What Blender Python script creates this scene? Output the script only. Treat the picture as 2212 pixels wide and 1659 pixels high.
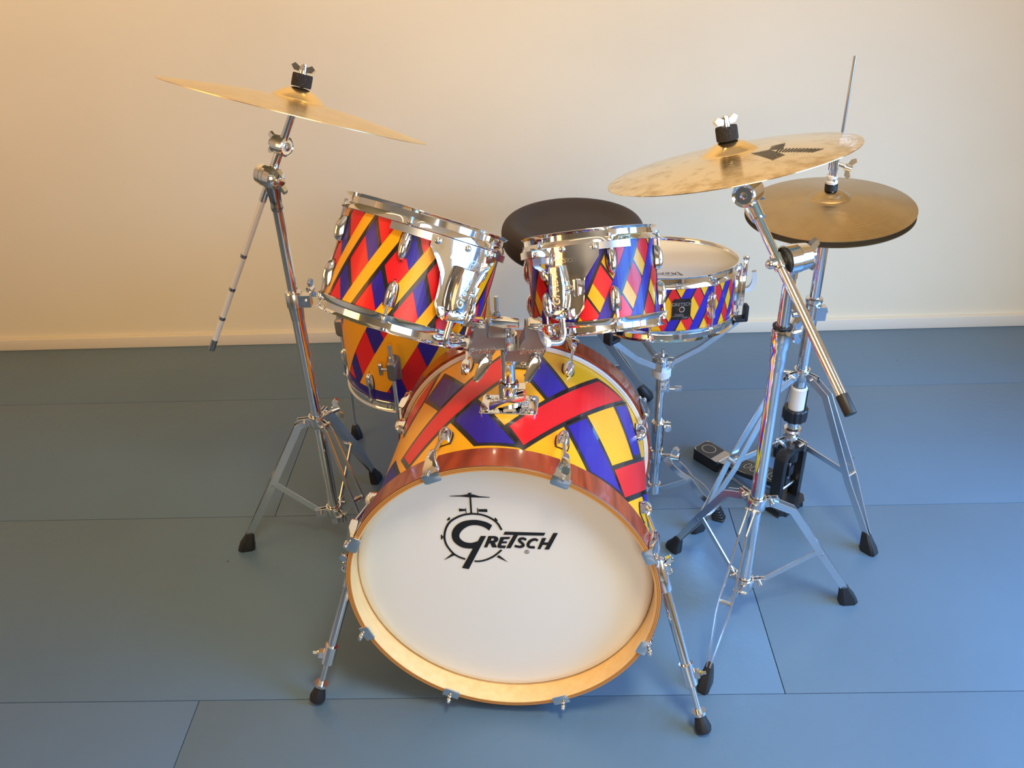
import bpy, bmesh, math, random
import numpy as np
from mathutils import Vector, Matrix
from mathutils.geometry import tessellate_polygon
random.seed(4)
scene = bpy.context.scene
for o in list(bpy.data.objects): bpy.data.objects.remove(o)
COL = scene.collection
A = lambda *p: np.array(p, float)
def unit(v):
    v = np.asarray(v, float); return v/np.linalg.norm(v)

# ---------------------------------------------------------------- camera
F, CX, CY, EYE = 1850.0, 1106.0, 829.5, 1.5
_y = unit(A(30, 1160, 1850)); _z = -unit(A(124, -2948, 1850)); _z = unit(_z-_y*(_z@_y)); _x = np.cross(_y, _z)
if _x[0] < 0: _x = -_x
CAMM = np.stack([_x, _y, _z], 1)          # rows: camera right, up, forward in world axes
CPOS = A(0, 0, EYE)
cam_data = bpy.data.cameras.new('camera'); cam = bpy.data.objects.new('camera', cam_data); COL.objects.link(cam)
cam_data.sensor_width = 36; cam_data.lens = F/2212*36; cam_data.clip_start = .02
R_, U_, D_ = CAMM[0], CAMM[1], CAMM[2]
cam.matrix_world = Matrix(((R_[0], U_[0], -D_[0], 0), (R_[1], U_[1], -D_[1], 0), (R_[2], U_[2], -D_[2], EYE), (0, 0, 0, 1)))
scene.camera = cam
def ray(px, py): return CAMM.T @ A((px-CX)/F, -(py-CY)/F, 1)
def ony(px, py, Y): r = ray(px, py); return CPOS+r*(Y/r[1])
def onz(px, py, h=0.): r = ray(px, py); return CPOS+r*((h-EYE)/r[2])

# ---------------------------------------------------------------- world, lights, exposure
world = bpy.data.worlds.new('world'); scene.world = world; world.use_nodes = True
bg = world.node_tree.nodes['Background']; bg.inputs[0].default_value = (.35, .5, .8, 1); bg.inputs[1].default_value = .5
vs = scene.view_settings; vs.view_transform = 'Standard'; vs.look = 'None'; vs.gamma = 1; vs.use_curve_mapping = False
vs.exposure = -0.03
def area(name, loc, target, sx, sy, power, color, spread=180):
    l = bpy.data.lights.new(name, 'AREA'); l.shape = 'RECTANGLE'; l.size = sx; l.size_y = sy; l.energy = power; l.color = color
    l.spread = math.radians(spread)
    o = bpy.data.objects.new(name, l); COL.objects.link(o); o.location = loc
    o.rotation_euler = (Vector(target)-Vector(loc)).to_track_quat('-Z', 'Y').to_euler()
    return o
RX0, RX1, RY0, RY1, RZ1 = -3.3, 2.15, -2.4, 2.72, 2.9       # room extents
area('sky_window_light', (2.10, .75, 1.15), (.5, 1.35, -.05), 1.7, 1.3, 57, (.19, .49, 1), 118)
area('front_window_light', (.6, -2.3, 1.6), (.5, 2.7, 1.6), 1.8, 1.5, 39, (1, .82, .60), 150)
area('warm_window_light', (-3.2, .2, 1.9), (-.3, 2.7, 1.3), 1.6, 1.4, 34, (1, .46, .11))
area('upper_wall_fill', (-.2, 1.35, 2.84), (-.2, 2.7, 1.75), 3.4, .16, 15, (1, .68, .28), 110)  # added fill strip, no real fixture: brightens the upper back wall
area('kit_top_fill', (.45, .45, 2.82), (.35, 1.1, 0), .5, .5, 11, (1, .90, .62), 85)  # added fill, no actual lamp there: lifts the drum tops and near floor

# ---------------------------------------------------------------- materials
MATS = {}
def mat(name, color, rough=.4, metal=0., coat=0., bump=None, spec=.5, tint=None, rvar=None):
    """tint=(scale,color2,lo,hi) noise colour mix; bump=(scale,strength,dist)"""
    m = bpy.data.materials.new(name); m.use_nodes = True; nt = m.node_tree; b = nt.nodes['Principled BSDF']
    b.inputs['Base Color'].default_value = (*color, 1); b.inputs['Roughness'].default_value = rough
    b.inputs['Metallic'].default_value = metal; b.inputs['Coat Weight'].default_value = coat
    b.inputs['Coat Roughness'].default_value = .06; b.inputs['Specular IOR Level'].default_value = spec
    tc = nt.nodes.new('ShaderNodeTexCoord')
    if tint:
        sc, c2, lo, hi = tint
        n = nt.nodes.new('ShaderNodeTexNoise'); n.inputs['Detail'].default_value = 5; nt.links.new(tc.outputs['Object'], n.inputs['Vector'])
        if isinstance(sc, tuple):
            mp = nt.nodes.new('ShaderNodeMapping'); mp.inputs['Scale'].default_value = sc; nt.links.new(tc.outputs['Object'], mp.inputs['Vector']); nt.links.new(mp.outputs[0], n.inputs['Vector']); n.inputs['Scale'].default_value = 1
        else: n.inputs['Scale'].default_value = sc
        r = nt.nodes.new('ShaderNodeValToRGB'); r.color_ramp.elements[0].position = lo; r.color_ramp.elements[1].position = hi
        r.color_ramp.elements[0].color = (*color, 1); r.color_ramp.elements[1].color = (*c2, 1)
        nt.links.new(n.outputs[0], r.inputs[0]); nt.links.new(r.outputs[0], b.inputs['Base Color'])
    if bump:
        n = nt.nodes.new('ShaderNodeTexNoise'); n.inputs['Scale'].default_value = bump[0]; n.inputs['Detail'].default_value = 4
        nt.links.new(tc.outputs['Object'], n.inputs['Vector'])
        bp = nt.nodes.new('ShaderNodeBump'); bp.inputs['Strength'].default_value = bump[1]; bp.inputs['Distance'].default_value = bump[2]
        nt.links.new(n.outputs[0], bp.inputs['Height']); nt.links.new(bp.outputs[0], b.inputs['Normal'])
    if rvar:
        n = nt.nodes.new('ShaderNodeTexNoise'); n.inputs['Scale'].default_value = rvar[0]; nt.links.new(tc.outputs['Object'], n.inputs['Vector'])
        mr = nt.nodes.new('ShaderNodeMapRange'); mr.inputs[3].default_value = rvar[1]; mr.inputs[4].default_value = rvar[2]
        nt.links.new(n.outputs[0], mr.inputs[0]); nt.links.new(mr.outputs[0], b.inputs['Roughness'])
    MATS[name] = m; return m
mat('chrome', (.86, .87, .88), .07, 1)
mat('steel', (.72, .73, .74), .2, 1)
mat('bright_steel', (.82, .83, .84), .27, 1)
mat('cast_metal', (.36, .345, .345), .42, 1, bump=(900, .25, .0004))
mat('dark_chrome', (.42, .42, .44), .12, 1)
mat('red', (.78, .008, .013), .34, coat=.1, bump=(60, .05, .001))
mat('yellow', (.97, .43, .003), .34, coat=.1, bump=(60, .05, .001))
mat('blue', (.022, .009, .29), .34, coat=.1, bump=(60, .06, .001))
mat('paint_black', (.012, .010, .010), .3, coat=.3)
mat('ink', (.008, .008, .009), .45)
mat('rubber', (.012, .012, .013), .5, bump=(300, .1, .0005))
mat('black_plastic', (.014, .015, .017), .33)
mat('felt', (.02, .016, .014), .95, bump=(500, .8, .002), tint=(400, (.07, .055, .045), .5, .75))
mat('white_plastic', (.72, .70, .66), .38)
mat('head', (.80, .79, .74), .45, bump=(700, .04, .0003))
mat('snare_head', (.84, .81, .75), .6, bump=(900, .1, .0003))
mat('mahogany', (.36, .05, .010), .22, coat=.35, tint=((9, 9, 160), (.19, .022, .005), .38, .7))
mat('maple', (.90, .60, .27), .32, coat=.3, tint=((60, 60, 12), (.84, .53, .22), .4, .7))
mat('plywood', (.62, .27, .055), .35, coat=.3)
mat('plywood_dark', (.10, .03, .012), .4)
mat('seat_cloth', (.030, .020, .019), .62, bump=(700, .3, .0006))
mat('badge_black', (.01, .01, .011), .25, coat=.5)
mat('badge_gold', (.75, .60, .32), .3, 1)
mat('pedal_black', (.03, .028, .027), .45, bump=(800, .3, .0004))
mat('pedal_edge', (.45, .41, .36), .38, .8)
mat('wall_paint', (.80, .72, .54), .62, bump=(26, .12, .006), tint=(2.3, (.77, .69, .51), .35, .75))
mat('trim_paint', (.74, .67, .54), .42)
mat('ceiling_paint', (.82, .80, .75), .8)
mat('window_frame', (.8, .79, .76), .4)
mat('subfloor', (.02, .02, .022), .9)

def floor_mat():
    m = mat('floor_paint', (.104, .170, .234), .36)
    nt = m.node_tree; b = nt.nodes['Principled BSDF']; tc = nt.nodes['Texture Coordinate'] if 'Texture Coordinate' in nt.nodes else nt.nodes.new('ShaderNodeTexCoord')
    n = nt.nodes.new('ShaderNodeTexNoise'); n.inputs['Scale'].default_value = 3.2; n.inputs['Detail'].default_value = 6; nt.links.new(tc.outputs['Object'], n.inputs[0])
    r = nt.nodes.new('ShaderNodeValToRGB'); r.color_ramp.elements[0].position = .3; r.color_ramp.elements[1].position = .75
    r.color_ramp.elements[0].color = (.099, .162, .224, 1); r.color_ramp.elements[1].color = (.109, .178, .244, 1)
    nt.links.new(n.outputs[0], r.inputs[0])
    # small dark scuffs and pale nicks
    v = nt.nodes.new('ShaderNodeTexVoronoi'); v.inputs['Scale'].default_value = 9; nt.links.new(tc.outputs['Object'], v.inputs['Vector'])
    mr = nt.nodes.new('ShaderNodeMath'); mr.operation = 'LESS_THAN'; mr.inputs[1].default_value = .035; nt.links.new(v.outputs['Distance'], mr.inputs[0])
    sel = nt.nodes.new('ShaderNodeSeparateColor'); nt.links.new(v.outputs['Color'], sel.inputs[0])
    gt = nt.nodes.new('ShaderNodeMath'); gt.operation = 'GREATER_THAN'; gt.inputs[1].default_value = .78; nt.links.new(sel.outputs[0], gt.inputs[0])
    mu = nt.nodes.new('ShaderNodeMath'); mu.operation = 'MULTIPLY'; nt.links.new(mr.outputs[0], mu.inputs[0]); nt.links.new(gt.outputs[0], mu.inputs[1])
    mx = nt.nodes.new('ShaderNodeMix'); mx.data_type = 'RGBA'; nt.links.new(mu.outputs[0], mx.inputs[0]); nt.links.new(r.outputs[0], mx.inputs[6]); mx.inputs[7].default_value = (.06, .07, .08, 1)
    nt.links.new(mx.outputs[2], b.inputs['Base Color'])
    n2 = nt.nodes.new('ShaderNodeTexNoise'); n2.inputs['Scale'].default_value = 38; n2.inputs['Detail'].default_value = 3; nt.links.new(tc.outputs['Object'], n2.inputs[0])
    v2 = nt.nodes.new('ShaderNodeTexVoronoi'); v2.inputs['Scale'].default_value = 14; nt.links.new(tc.outputs['Object'], v2.inputs['Vector'])
    m2 = nt.nodes.new('ShaderNodeMapRange'); m2.inputs[1].default_value = 0; m2.inputs[2].default_value = .09; nt.links.new(v2.outputs['Distance'], m2.inputs[0])
    ad = nt.nodes.new('ShaderNodeMath'); ad.operation = 'MULTIPLY_ADD'; ad.inputs[1].default_value = .25; nt.links.new(m2.outputs[0], ad.inputs[0]); nt.links.new(n2.outputs[0], ad.inputs[2])
    bp = nt.nodes.new('ShaderNodeBump'); bp.inputs['Strength'].default_value = .24; bp.inputs['Distance'].default_value = .004; nt.links.new(ad.outputs[0], bp.inputs['Height']); nt.links.new(bp.outputs[0], b.inputs['Normal'])
    return m
floor_mat()
def cymbal_mat(name, c1, c2, rough, blot, groove, aniso=0.):
    m = mat(name, c1, rough, 1); nt = m.node_tree; b = nt.nodes['Principled BSDF']; L = nt.links.new
    tc = nt.nodes.new('ShaderNodeTexCoord'); ln = nt.nodes.new('ShaderNodeVectorMath'); ln.operation = 'LENGTH'; L(tc.outputs['Object'], ln.inputs[0])
    n = nt.nodes.new('ShaderNodeTexNoise'); n.noise_dimensions = '1D'; n.inputs['Scale'].default_value = groove; n.inputs['Detail'].default_value = 2; L(ln.outputs['Value'], n.inputs['W'])
    bp = nt.nodes.new('ShaderNodeBump'); bp.inputs['Strength'].default_value = .22+.2*(aniso > .7); bp.inputs['Distance'].default_value = .0008; L(n.outputs[0], bp.inputs['Height']); L(bp.outputs[0], b.inputs['Normal'])
    if aniso:
        tg = nt.nodes.new('ShaderNodeTangent'); tg.direction_type = 'RADIAL'; tg.axis = 'Z'; L(tg.outputs[0], b.inputs['Tangent']); b.inputs['Anisotropic'].default_value = aniso
    n2 = nt.nodes.new('ShaderNodeTexNoise'); n2.inputs['Scale'].default_value = 34; n2.inputs['Detail'].default_value = 6; n2.inputs['Roughness'].default_value = .6; L(tc.outputs['Object'], n2.inputs['Vector'])
    mr = nt.nodes.new('ShaderNodeMapRange'); mr.inputs[1].default_value = .06; mr.inputs[2].default_value = .26; L(ln.outputs['Value'], mr.inputs[0])
    ml = nt.nodes.new('ShaderNodeMath'); ml.operation = 'MULTIPLY_ADD'; L(mr.outputs[0], ml.inputs[0]); ml.inputs[1].default_value = .22; L(n2.outputs[0], ml.inputs[2])
    r = nt.nodes.new('ShaderNodeValToRGB'); r.color_ramp.elements[0].position = blot; r.color_ramp.elements[1].position = blot+.22
    r.color_ramp.elements[0].color = (*c1, 1); r.color_ramp.elements[1].color = (*c2, 1); L(ml.outputs[0], r.inputs[0]); L(r.outputs[0], b.inputs['Base Color'])
    return m
cymbal_mat('cymbal_brilliant', (.93, .76, .47), (.62, .42, .16), .13, .58, 900)
cymbal_mat('cymbal_gold', (.93, .75, .44), (.85, .66, .35), .24, .55, 700, .6)
cymbal_mat('cymbal_bronze', (.50, .39, .235), (.47, .36, .21), .32, .5, 420, .75)
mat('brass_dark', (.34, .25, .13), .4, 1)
mat('satin_rod', (.82, .81, .79), .32, .3)

# ---------------------------------------------------------------- mesh building
class MB:
    def __init__(s): s.v = []; s.f = []; s.m = []; s.names = []
    def mi(s, name):
        if name not in s.names: s.names.append(name)
        return s.names.index(name)
    def add(s, vs, fs, m):
        k = len(s.v); s.v += [tuple(map(float, p)) for p in vs]; i = s.mi(m)
        for f in fs: s.f.append([a+k for a in f]); s.m.append(i)
        return s
    def box(s, c, size, m, ax=None):
        c = A(*c); ax = np.eye(3) if ax is None else [unit(a) for a in ax]; h = A(*size)/2
        P = [c+ax[0]*h[0]*i+ax[1]*h[1]*j+ax[2]*h[2]*k for k in (-1, 1) for j in (-1, 1) for i in (-1, 1)]
        return s.add(P, [(0, 2, 3, 1), (4, 5, 7, 6), (0, 1, 5, 4), (2, 6, 7, 3), (0, 4, 6, 2), (1, 3, 7, 5)], m)
    def loft(s, rings, m, cap=True, close=True):
        n = len(rings[0]); P = [p for r in rings for p in r]; fs = []
        for i in range(len(rings)-1):
            for j in range(n if close else n-1):
                a = i*n+j; b = i*n+(j+1) % n; fs.append((a, b, b+n, a+n))
        if cap: fs.append(tuple(range(n))[::-1]); fs.append(tuple((len(rings)-1)*n+j for j in range(n)))
        return s.add(P, fs, m)
    def cyl(s, p0, p1, r0, m, r1=None, seg=20, cap=True):
        p0 = A(*p0); p1 = A(*p1); r1 = r0 if r1 is None else r1; u, v, n = frame(p1-p0)
        ang = [2*math.pi*i/seg for i in range(seg)]
        return s.loft([[p+(u*math.cos(a)+v*math.sin(a))*r for a in ang] for p, r in ((p0, r0), (p1, r1))], m, cap)
    def lathe(s, c, n, prof, m, seg=48, closed=False, cap=False, mod=None, uw=None):
        """prof: (r, h) list; mod(theta_deg)-> radius add per profile index dict"""
        c = A(*c); u, v, n = frame(A(*n)) if uw is None else (uw[0], uw[1], unit(n))
        rings = []
        for i, (r, h) in enumerate(prof):
            ring = []
            for k in range(seg):
                a = 2*math.pi*k/seg; rr = r+(mod(math.degrees(a), i) if mod else 0)
                ring.append(c+n*h+(u*math.cos(a)+v*math.sin(a))*rr)
            rings.append(ring)
        if closed: rings.append(rings[0])
        return s.loft(rings, m, cap)
    def tube(s, pts, r, m, seg=14, cap=True):
        pts = [A(*p) for p in pts]; rings = []; u = None
        for i, p in enumerate(pts):
            t = unit(pts[min(i+1, len(pts)-1)]-pts[max(i-1, 0)])
            if u is None: u = frame(t)[0]
            u = unit(u-t*(u@t)); v = np.cross(t, u); rr = r[i] if isinstance(r, (list, tuple)) else r
            rings.append([p+(u*math.cos(2*math.pi*k/seg)+v*math.sin(2*math.pi*k/seg))*rr for k in range(seg)])
        return s.loft(rings, m, cap)
    def ribbon(s, pts, side, w, t, m, offs=None):
        pts = [A(*p) for p in pts]; side = unit(side); rings = []
        for i, p in enumerate(pts):
            tg = unit(pts[min(i+1, len(pts)-1)]-pts[max(i-1, 0)]); nn = unit(np.cross(side, tg)); q = p+side*(offs[i] if offs else 0)
            rings.append([q+side*t/2+nn*w/2, q-side*t/2+nn*w/2, q-side*t/2-nn*w/2, q+side*t/2-nn*w/2])
        return s.loft(rings, m)
    def prism(s, outline, m, back):
        """outline: list of 3D points (planar), back: 3D extrusion vector"""
        P = [A(*p) for p in outline]; n = len(P); tri = tessellate_polygon([[Vector(p) for p in P]])
        s.add(P+[p+A(*back) for p in P], [tuple(t) for t in tri]+[tuple(n+i for i in t)[::-1] for t in tri]+[(i, (i+1) % n, n+(i+1) % n, n+i) for i in range(n)], m)
        return s
    def ball(s, c, r, m, seg=16, sc=(1, 1, 1), ax=None):
        ax = np.eye(3) if ax is None else ax; c = A(*c); rings = []
        for i in range(1, 9):
            ph = math.pi*i/9; rings.append([c+r*(ax[0]*math.sin(ph)*math.cos(2*math.pi*k/seg)*sc[0]+ax[1]*math.sin(ph)*math.sin(2*math.pi*k/seg)*sc[1]+ax[2]*math.cos(ph)*sc[2]) for k in range(seg)])
        return s.loft(rings, m)
    def mesh(s, name, off=(0, 0, 0), smooth=35, bevel=0, fix=True):
        me = bpy.data.meshes.new(name); o = A(*off)
        me.from_pydata([tuple(A(*p)-o) for p in s.v], [], s.f)
        for nme in s.names: me.materials.append(MATS[nme])
        me.polygons.foreach_set('material_index', s.m); me.update()
        bm = bmesh.new(); bm.from_mesh(me)
        if bevel:
            bmesh.ops.remove_doubles(bm, verts=bm.verts, dist=1e-6)
            ed = [e for e in bm.edges if len(e.link_faces) == 2 and e.calc_face_angle(0) > .5]
            bmesh.ops.bevel(bm, geom=ed, offset=bevel, segments=2, affect='EDGES', clamp_overlap=True, profile=.6)
        if fix: bmesh.ops.recalc_face_normals(bm, faces=bm.faces)
        bm.to_mesh(me); bm.free()
        me.polygons.foreach_set('use_smooth', [True]*len(me.polygons)); me.set_sharp_from_angle(angle=math.radians(smooth)); me.update()
        return me
    def build(s, name, parent=None, **k):
        off = parent.matrix_world.translation if parent is not None else (0, 0, 0)
        ob = bpy.data.objects.new(name, s.mesh(name, off, **k)); COL.objects.link(ob)
        if parent is not None: ob.parent = parent; ob['_'] = 0; del ob['_']
        return ob
def frame(n):
    n = unit(n); a = A(1, 0, 0) if abs(n[0]) < .8 else A(0, 1, 0); u = unit(a-n*(a@n)); return u, np.cross(n, u), n
def thing(name, label, cat, loc, group=None):
    o = bpy.data.objects.new(name, None); COL.objects.link(o); o.location = loc; o.empty_display_size = .05
    o.matrix_world = Matrix.Translation(Vector(loc)); tag(o, label, cat, group); return o
def tag(o, label=None, cat=None, group=None, kind=None):
    if label: o['label'] = label
    if cat: o['category'] = cat
    if group: o['group'] = group
    if kind: o['kind'] = kind
    return o
def sub(ob, parent):
    """re-parent a built part under another part (both share the thing's origin frame)"""
    ob.parent = parent; return ob
def inst(me, name, parent, W):
    o = bpy.data.objects.new(name, me); COL.objects.link(o); o.parent = parent
    o.matrix_basis = parent.matrix_world.inverted() @ W if parent.type == 'EMPTY' else W
    return o
def mtx(x, y, z, p):
    return Matrix(((x[0], y[0], z[0], p[0]), (x[1], y[1], z[1], p[1]), (x[2], y[2], z[2], p[2]), (0, 0, 0, 1)))
def fillet(pts, rad, n=7):
    pts = [A(*p) for p in pts]; out = [pts[0]]
    for i in range(1, len(pts)-1):
        a, b, c = pts[i-1], pts[i], pts[i+1]; d1 = unit(a-b); d2 = unit(c-b); r = min(rad, np.linalg.norm(a-b)*.48, np.linalg.norm(c-b)*.48)
        for k in range(n+1):
            t = k/n; out.append((1-t)**2*(b+d1*r)+2*t*(1-t)*b+t*t*(b+d2*r))
    return out+[pts[-1]]
def wing(mb, p, n, up, m='chrome', s=1., lift=.5):
    """wing nut at p, screw axis n, wings spread along up"""
    n = unit(n); up = unit(A(*up)-n*(A(*up)@n)); w = np.cross(n, up); p = A(*p)
    mb.cyl(p, p+n*.016*s, .0082*s, m, .0066*s)
    for sg in (-1, 1):
        o = [p+n*.003*s+up*sg*.004*s, p+n*.011*s+up*sg*.004*s, p+n*(.012+.016*lift)*s+up*sg*.017*s, p+n*(.006+.018*lift)*s+up*sg*.024*s, p+n*(.001+.010*lift)*s+up*sg*.018*s]
        mb.prism([q-w*.0040*s for q in o], m, w*.0080*s)
_txt = {}
def text_shape(txt, size=1., shear=0., extr=0.):
    """2D filled text mesh -> (verts Nx3, faces), centred"""
    cu = bpy.data.curves.new('t', 'FONT'); cu.body = txt; cu.size = size; cu.shear = shear; cu.extrude = extr; cu.align_x = 'CENTER'; cu.align_y = 'CENTER'; cu.resolution_u = 3
    ob = bpy.data.objects.new('t', cu); COL.objects.link(ob); dg = bpy.context.evaluated_depsgraph_get()
    me = bpy.data.meshes.new_from_object(ob.evaluated_get(dg)); V = [A(*v.co) for v in me.vertices]; Fs = [tuple(p.vertices) for p in me.polygons]
    bpy.data.objects.remove(ob); bpy.data.curves.remove(cu); bpy.data.meshes.remove(me); return V, Fs
class Cyl:
    """drum frame: centre c, axis n, theta measured from u towards w"""
    def __init__(s, c, n):
        s.c = A(*c); s.n = unit(n); v = CPOS-s.c; s.u = unit(v-s.n*(v@s.n)); s.w = np.cross(s.n, s.u)
    def rad(s, th): a = math.radians(th); return s.u*math.cos(a)+s.w*math.sin(a)
    def tan(s, th): a = math.radians(th); return -s.u*math.sin(a)+s.w*math.cos(a)
    def P(s, th, r, h): return s.c+s.n*h+s.rad(th)*r
    def W(s, th, r, h, flip=False):
        z = s.rad(th); y = s.n*(-1 if flip else 1); x = np.cross(y, z); return mtx(x, y, z, s.P(th, r, h))
def clip(poly, a, b, axis=0):
    """clip convex/any polygon to a<=coord<=b"""
    for val, sg in ((a, 1), (b, -1)):
        out = []
        for i in range(len(poly)):
            p, q = poly[i-1], poly[i]; dp = (p[axis]-val)*sg; dq = (q[axis]-val)*sg
            if (dp >= 0) != (dq >= 0):
                t = dp/(dp-dq); out.append((p[0]+(q[0]-p[0])*t, p[1]+(q[1]-p[1])*t))
            if dq >= 0: out.append(q)
        poly = out
        if not poly: break
    return poly
def paint(mb, cy, R, poly, m, lift, step=4., lo=None, hi=None):
    """painted patch: polygon in (theta deg, h) laid on the shell"""
    if lo is not None: poly = clip(poly, lo, hi, 1)
    if not poly: return
    a = math.floor(min(p[0] for p in poly)/step)*step; b = max(p[0] for p in poly)
    while a < b:
        q = clip(poly, a, a+step)
        if len(q) > 2:
            q2 = [q[i] for i in range(len(q)) if abs(q[i][0]-q[i-1][0])+abs(q[i][1]-q[i-1][1])*500 > 1e-4]
            if len(q2) > 2: mb.add([cy.P(t, R+lift, h) for t, h in q2], [tuple(range(len(q2)))], m)
        a += step
def expand(poly, d, R):
    """offset convex polygon (theta deg, h) outwards by d metres"""
    k = math.radians(1)*R; P = [A(t*k, h) for t, h in poly]; n = len(P); ar = sum(P[i-1][0]*P[i][1]-P[i][0]*P[i-1][1] for i in range(n)); sg = 1 if ar > 0 else -1; out = []
    for i in range(n):
        e1 = unit(P[i]-P[i-1]); e2 = unit(P[(i+1) % n]-P[i]); n1 = A(e1[1], -e1[0])*sg; n2 = A(e2[1], -e2[0])*sg; b = n1+n2; b = b/max(.35, b@n1); q = P[i]+b*d; out.append((q[0]/k, q[1]))
    return out

# ================================================================ the room
def struct(mb, name, parent=None, **k):
    o = mb.build(name, parent, **k)
    if parent is None: o['kind'] = 'structure'
    return o
sf = MB(); sf.box(((RX0+RX1)/2, (RY0+RY1)/2, -.06), (RX1-RX0, RY1-RY0, .076), 'subfloor'); floor = struct(sf, 'floor')
GAP = .0016
rows = [(2.335, RY1, [-2.5]), (1.7535, 2.335, [-.7155, 1.72]), (1.1665, 1.7535, [-1.94, .4955]), (.58, 1.1665, [-.7295, 1.71]), (-.005, .58, [-1.9, .5]), (-.59, -.005, [-.72, 1.7]), (-1.175, -.59, [-1.9, .5]), (-1.76, -1.175, [-.72, 1.7]), (RY0, -1.76, [-1.9, .5])]
for y0, y1, cuts in rows:
    xs = [RX0]+cuts+[RX1]
    for a, b in zip(xs[:-1], xs[1:]):
        mb = MB(); mb.box(((a+b)/2, (y0+y1)/2, -.011), (b-a-GAP, y1-y0-GAP, .022), 'floor_paint'); mb.build('board', floor, bevel=.0008)
def wall(name, axis, pos, a0, a1, hole=None, th=.12, m='wall_paint'):
    """axis 'x': wall at x=pos spanning y a0..a1; hole=(b0,b1,z0,z1)"""
    mb = MB(); parts = [(a0, a1, 0, RZ1)] if hole is None else [(a0, hole[0], 0, RZ1), (hole[1], a1, 0, RZ1), (hole[0], hole[1], 0, hole[2]), (hole[0], hole[1], hole[3], RZ1)]
    for p0, p1, z0, z1 in parts:
        if axis == 'x': mb.box((pos, (p0+p1)/2, (z0+z1)/2), (th, p1-p0, z1-z0), m)
        else: mb.box(((p0+p1)/2, pos, (z0+z1)/2), (p1-p0, th, z1-z0), m)
    return struct(mb, name)
wall('wall_back', 'y', RY1+.06, RX0-.1, RX1+.1)
wall('wall_left', 'x', RX0-.06, RY0, RY1, (-.6, 1.0, 1.1, 2.5))
wall('wall_right', 'x', RX1+.06, RY0, RY1, (-.1, 1.6, .45, 1.9))
wall('wall_front', 'y', RY0-.06, RX0-.1, RX1+.1, (.4, 1.9, .95, 2.5))
mb = MB(); mb.box(((RX0+RX1)/2, (RY0+RY1)/2, RZ1+.05), (RX1-RX0+.2, RY1-RY0+.2, .1), 'ceiling_paint'); struct(mb, 'ceiling')
mb = MB(); mb.box(((RX0+RX1)/2, RY1-.008, .022), (RX1-RX0, .016, .044), 'trim_paint'); struct(mb, 'baseboard_back', bevel=.003)
def window(name, axis, pos, b0, b1, z0, z1):
    mb = MB(); w = .05
    def bar(p0, p1, q0, q1):
        if axis == 'x': mb.box((pos, (p0+p1)/2, (q0+q1)/2), (.06, p1-p0, q1-q0), 'window_frame')
        else: mb.box(((p0+p1)/2, pos, (q0+q1)/2), (p1-p0, .06, q1-q0), 'window_frame')
    bar(b0, b1, z0, z0+w); bar(b0, b1, z1-w, z1); bar(b0, b0+w, z0, z1); bar(b1-w, b1, z0, z1); bar((b0+b1)/2-w/2, (b0+b1)/2+w/2, z0, z1); bar(b0, b1, z0+(z1-z0)*.62, z0+(z1-z0)*.62+w*.7)
    struct(mb, name)
window('window_1', 'x', RX1+.08, -.1, 1.6, .45, 1.9)
window('window_2', 'x', RX0-.08, -.6, 1.0, 1.1, 2.5)
window('window_3', 'y', RY0-.08, .4, 1.9, .95, 2.5)

# ================================================================ shared drum hardware
def lug_mesh(name, L=.048, w=.0105, h=.017, stand=.0):
    mb = MB(); rings = []; N = 12
    def prof(y):
        t = y/L
        if t < .35: return .86+.14*math.sin(t/.35*math.pi/2)
        return math.sqrt(max(0, 1-((t-.35)/.65)**3.2))
    ys = [0, .004, .35*L*.5, .35*L, .5*L, .62*L, .74*L, .84*L, .92*L, .97*L, .995*L]
    for y in ys:
        p = max(prof(y), .05); hh = h*(p**.8)*(.72+.28*min(1, y/(.3*L)))
        rings.append([A(w*p*math.cos(a), y, stand+max(0, hh*math.sin(a)) if 0 < a < math.pi else stand*0) for a in [math.pi*k/N for k in range(N+1)]])
    mb.loft(rings, 'chrome')
    o = [(w*1.16*max(prof(max(0, min(L*.999, y))), .12), y) for y in [0]+[L*t for t in (.2, .35, .55, .7, .82, .92, .985)]]
    out = [A(x, y-.001, .0002) for x, y in o]+[A(0, L+.0022, .0002)]+[A(-x, y-.001, .0002) for x, y in o[::-1]]
    mb.prism(out, 'rubber', A(0, 0, .0016))
    return mb.mesh(name)
LUG = lug_mesh('lug'); LUGB = lug_mesh('bass_lug', .046, .0125, .022)
def rim(cy, R, S, sgn, H, ears, name, root, earlen=.009, m='chrome', seg=120):
    """triple flanged hoop; S = axial position of the shell edge, sgn = outward direction, H = hoop height"""
    k = H/.030; Z = lambda z: S+sgn*z*k
    prof = [(R+.0015, Z(-.0150)), (R+.0062, Z(-.0162)), (R+.0070, Z(-.0152)), (R+.0055, Z(-.0075)), (R+.0030, Z(-.0030)), (R+.0030, Z(.0085)), (R+.0060, Z(.0125)), (R+.0078, Z(.0140)), (R+.0066, Z(.0146)), (R+.0030, Z(.0135)), (R+.0008, Z(.0085)), (R+.0008, Z(-.0080))]
    def mod(th, i):
        if i in (1, 2, 3):
            e = max(math.exp(-((((th-t+180) % 360)-180)/(3.4*.155/R))**2) for t in ears); return earlen*e*(1 if i < 3 else .35)
        return 0
    mb = MB(); mb.lathe(cy.c, cy.n, prof, m, seg, closed=True, mod=mod, uw=(cy.u, cy.w)); return mb.build(name, root, smooth=28)
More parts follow.
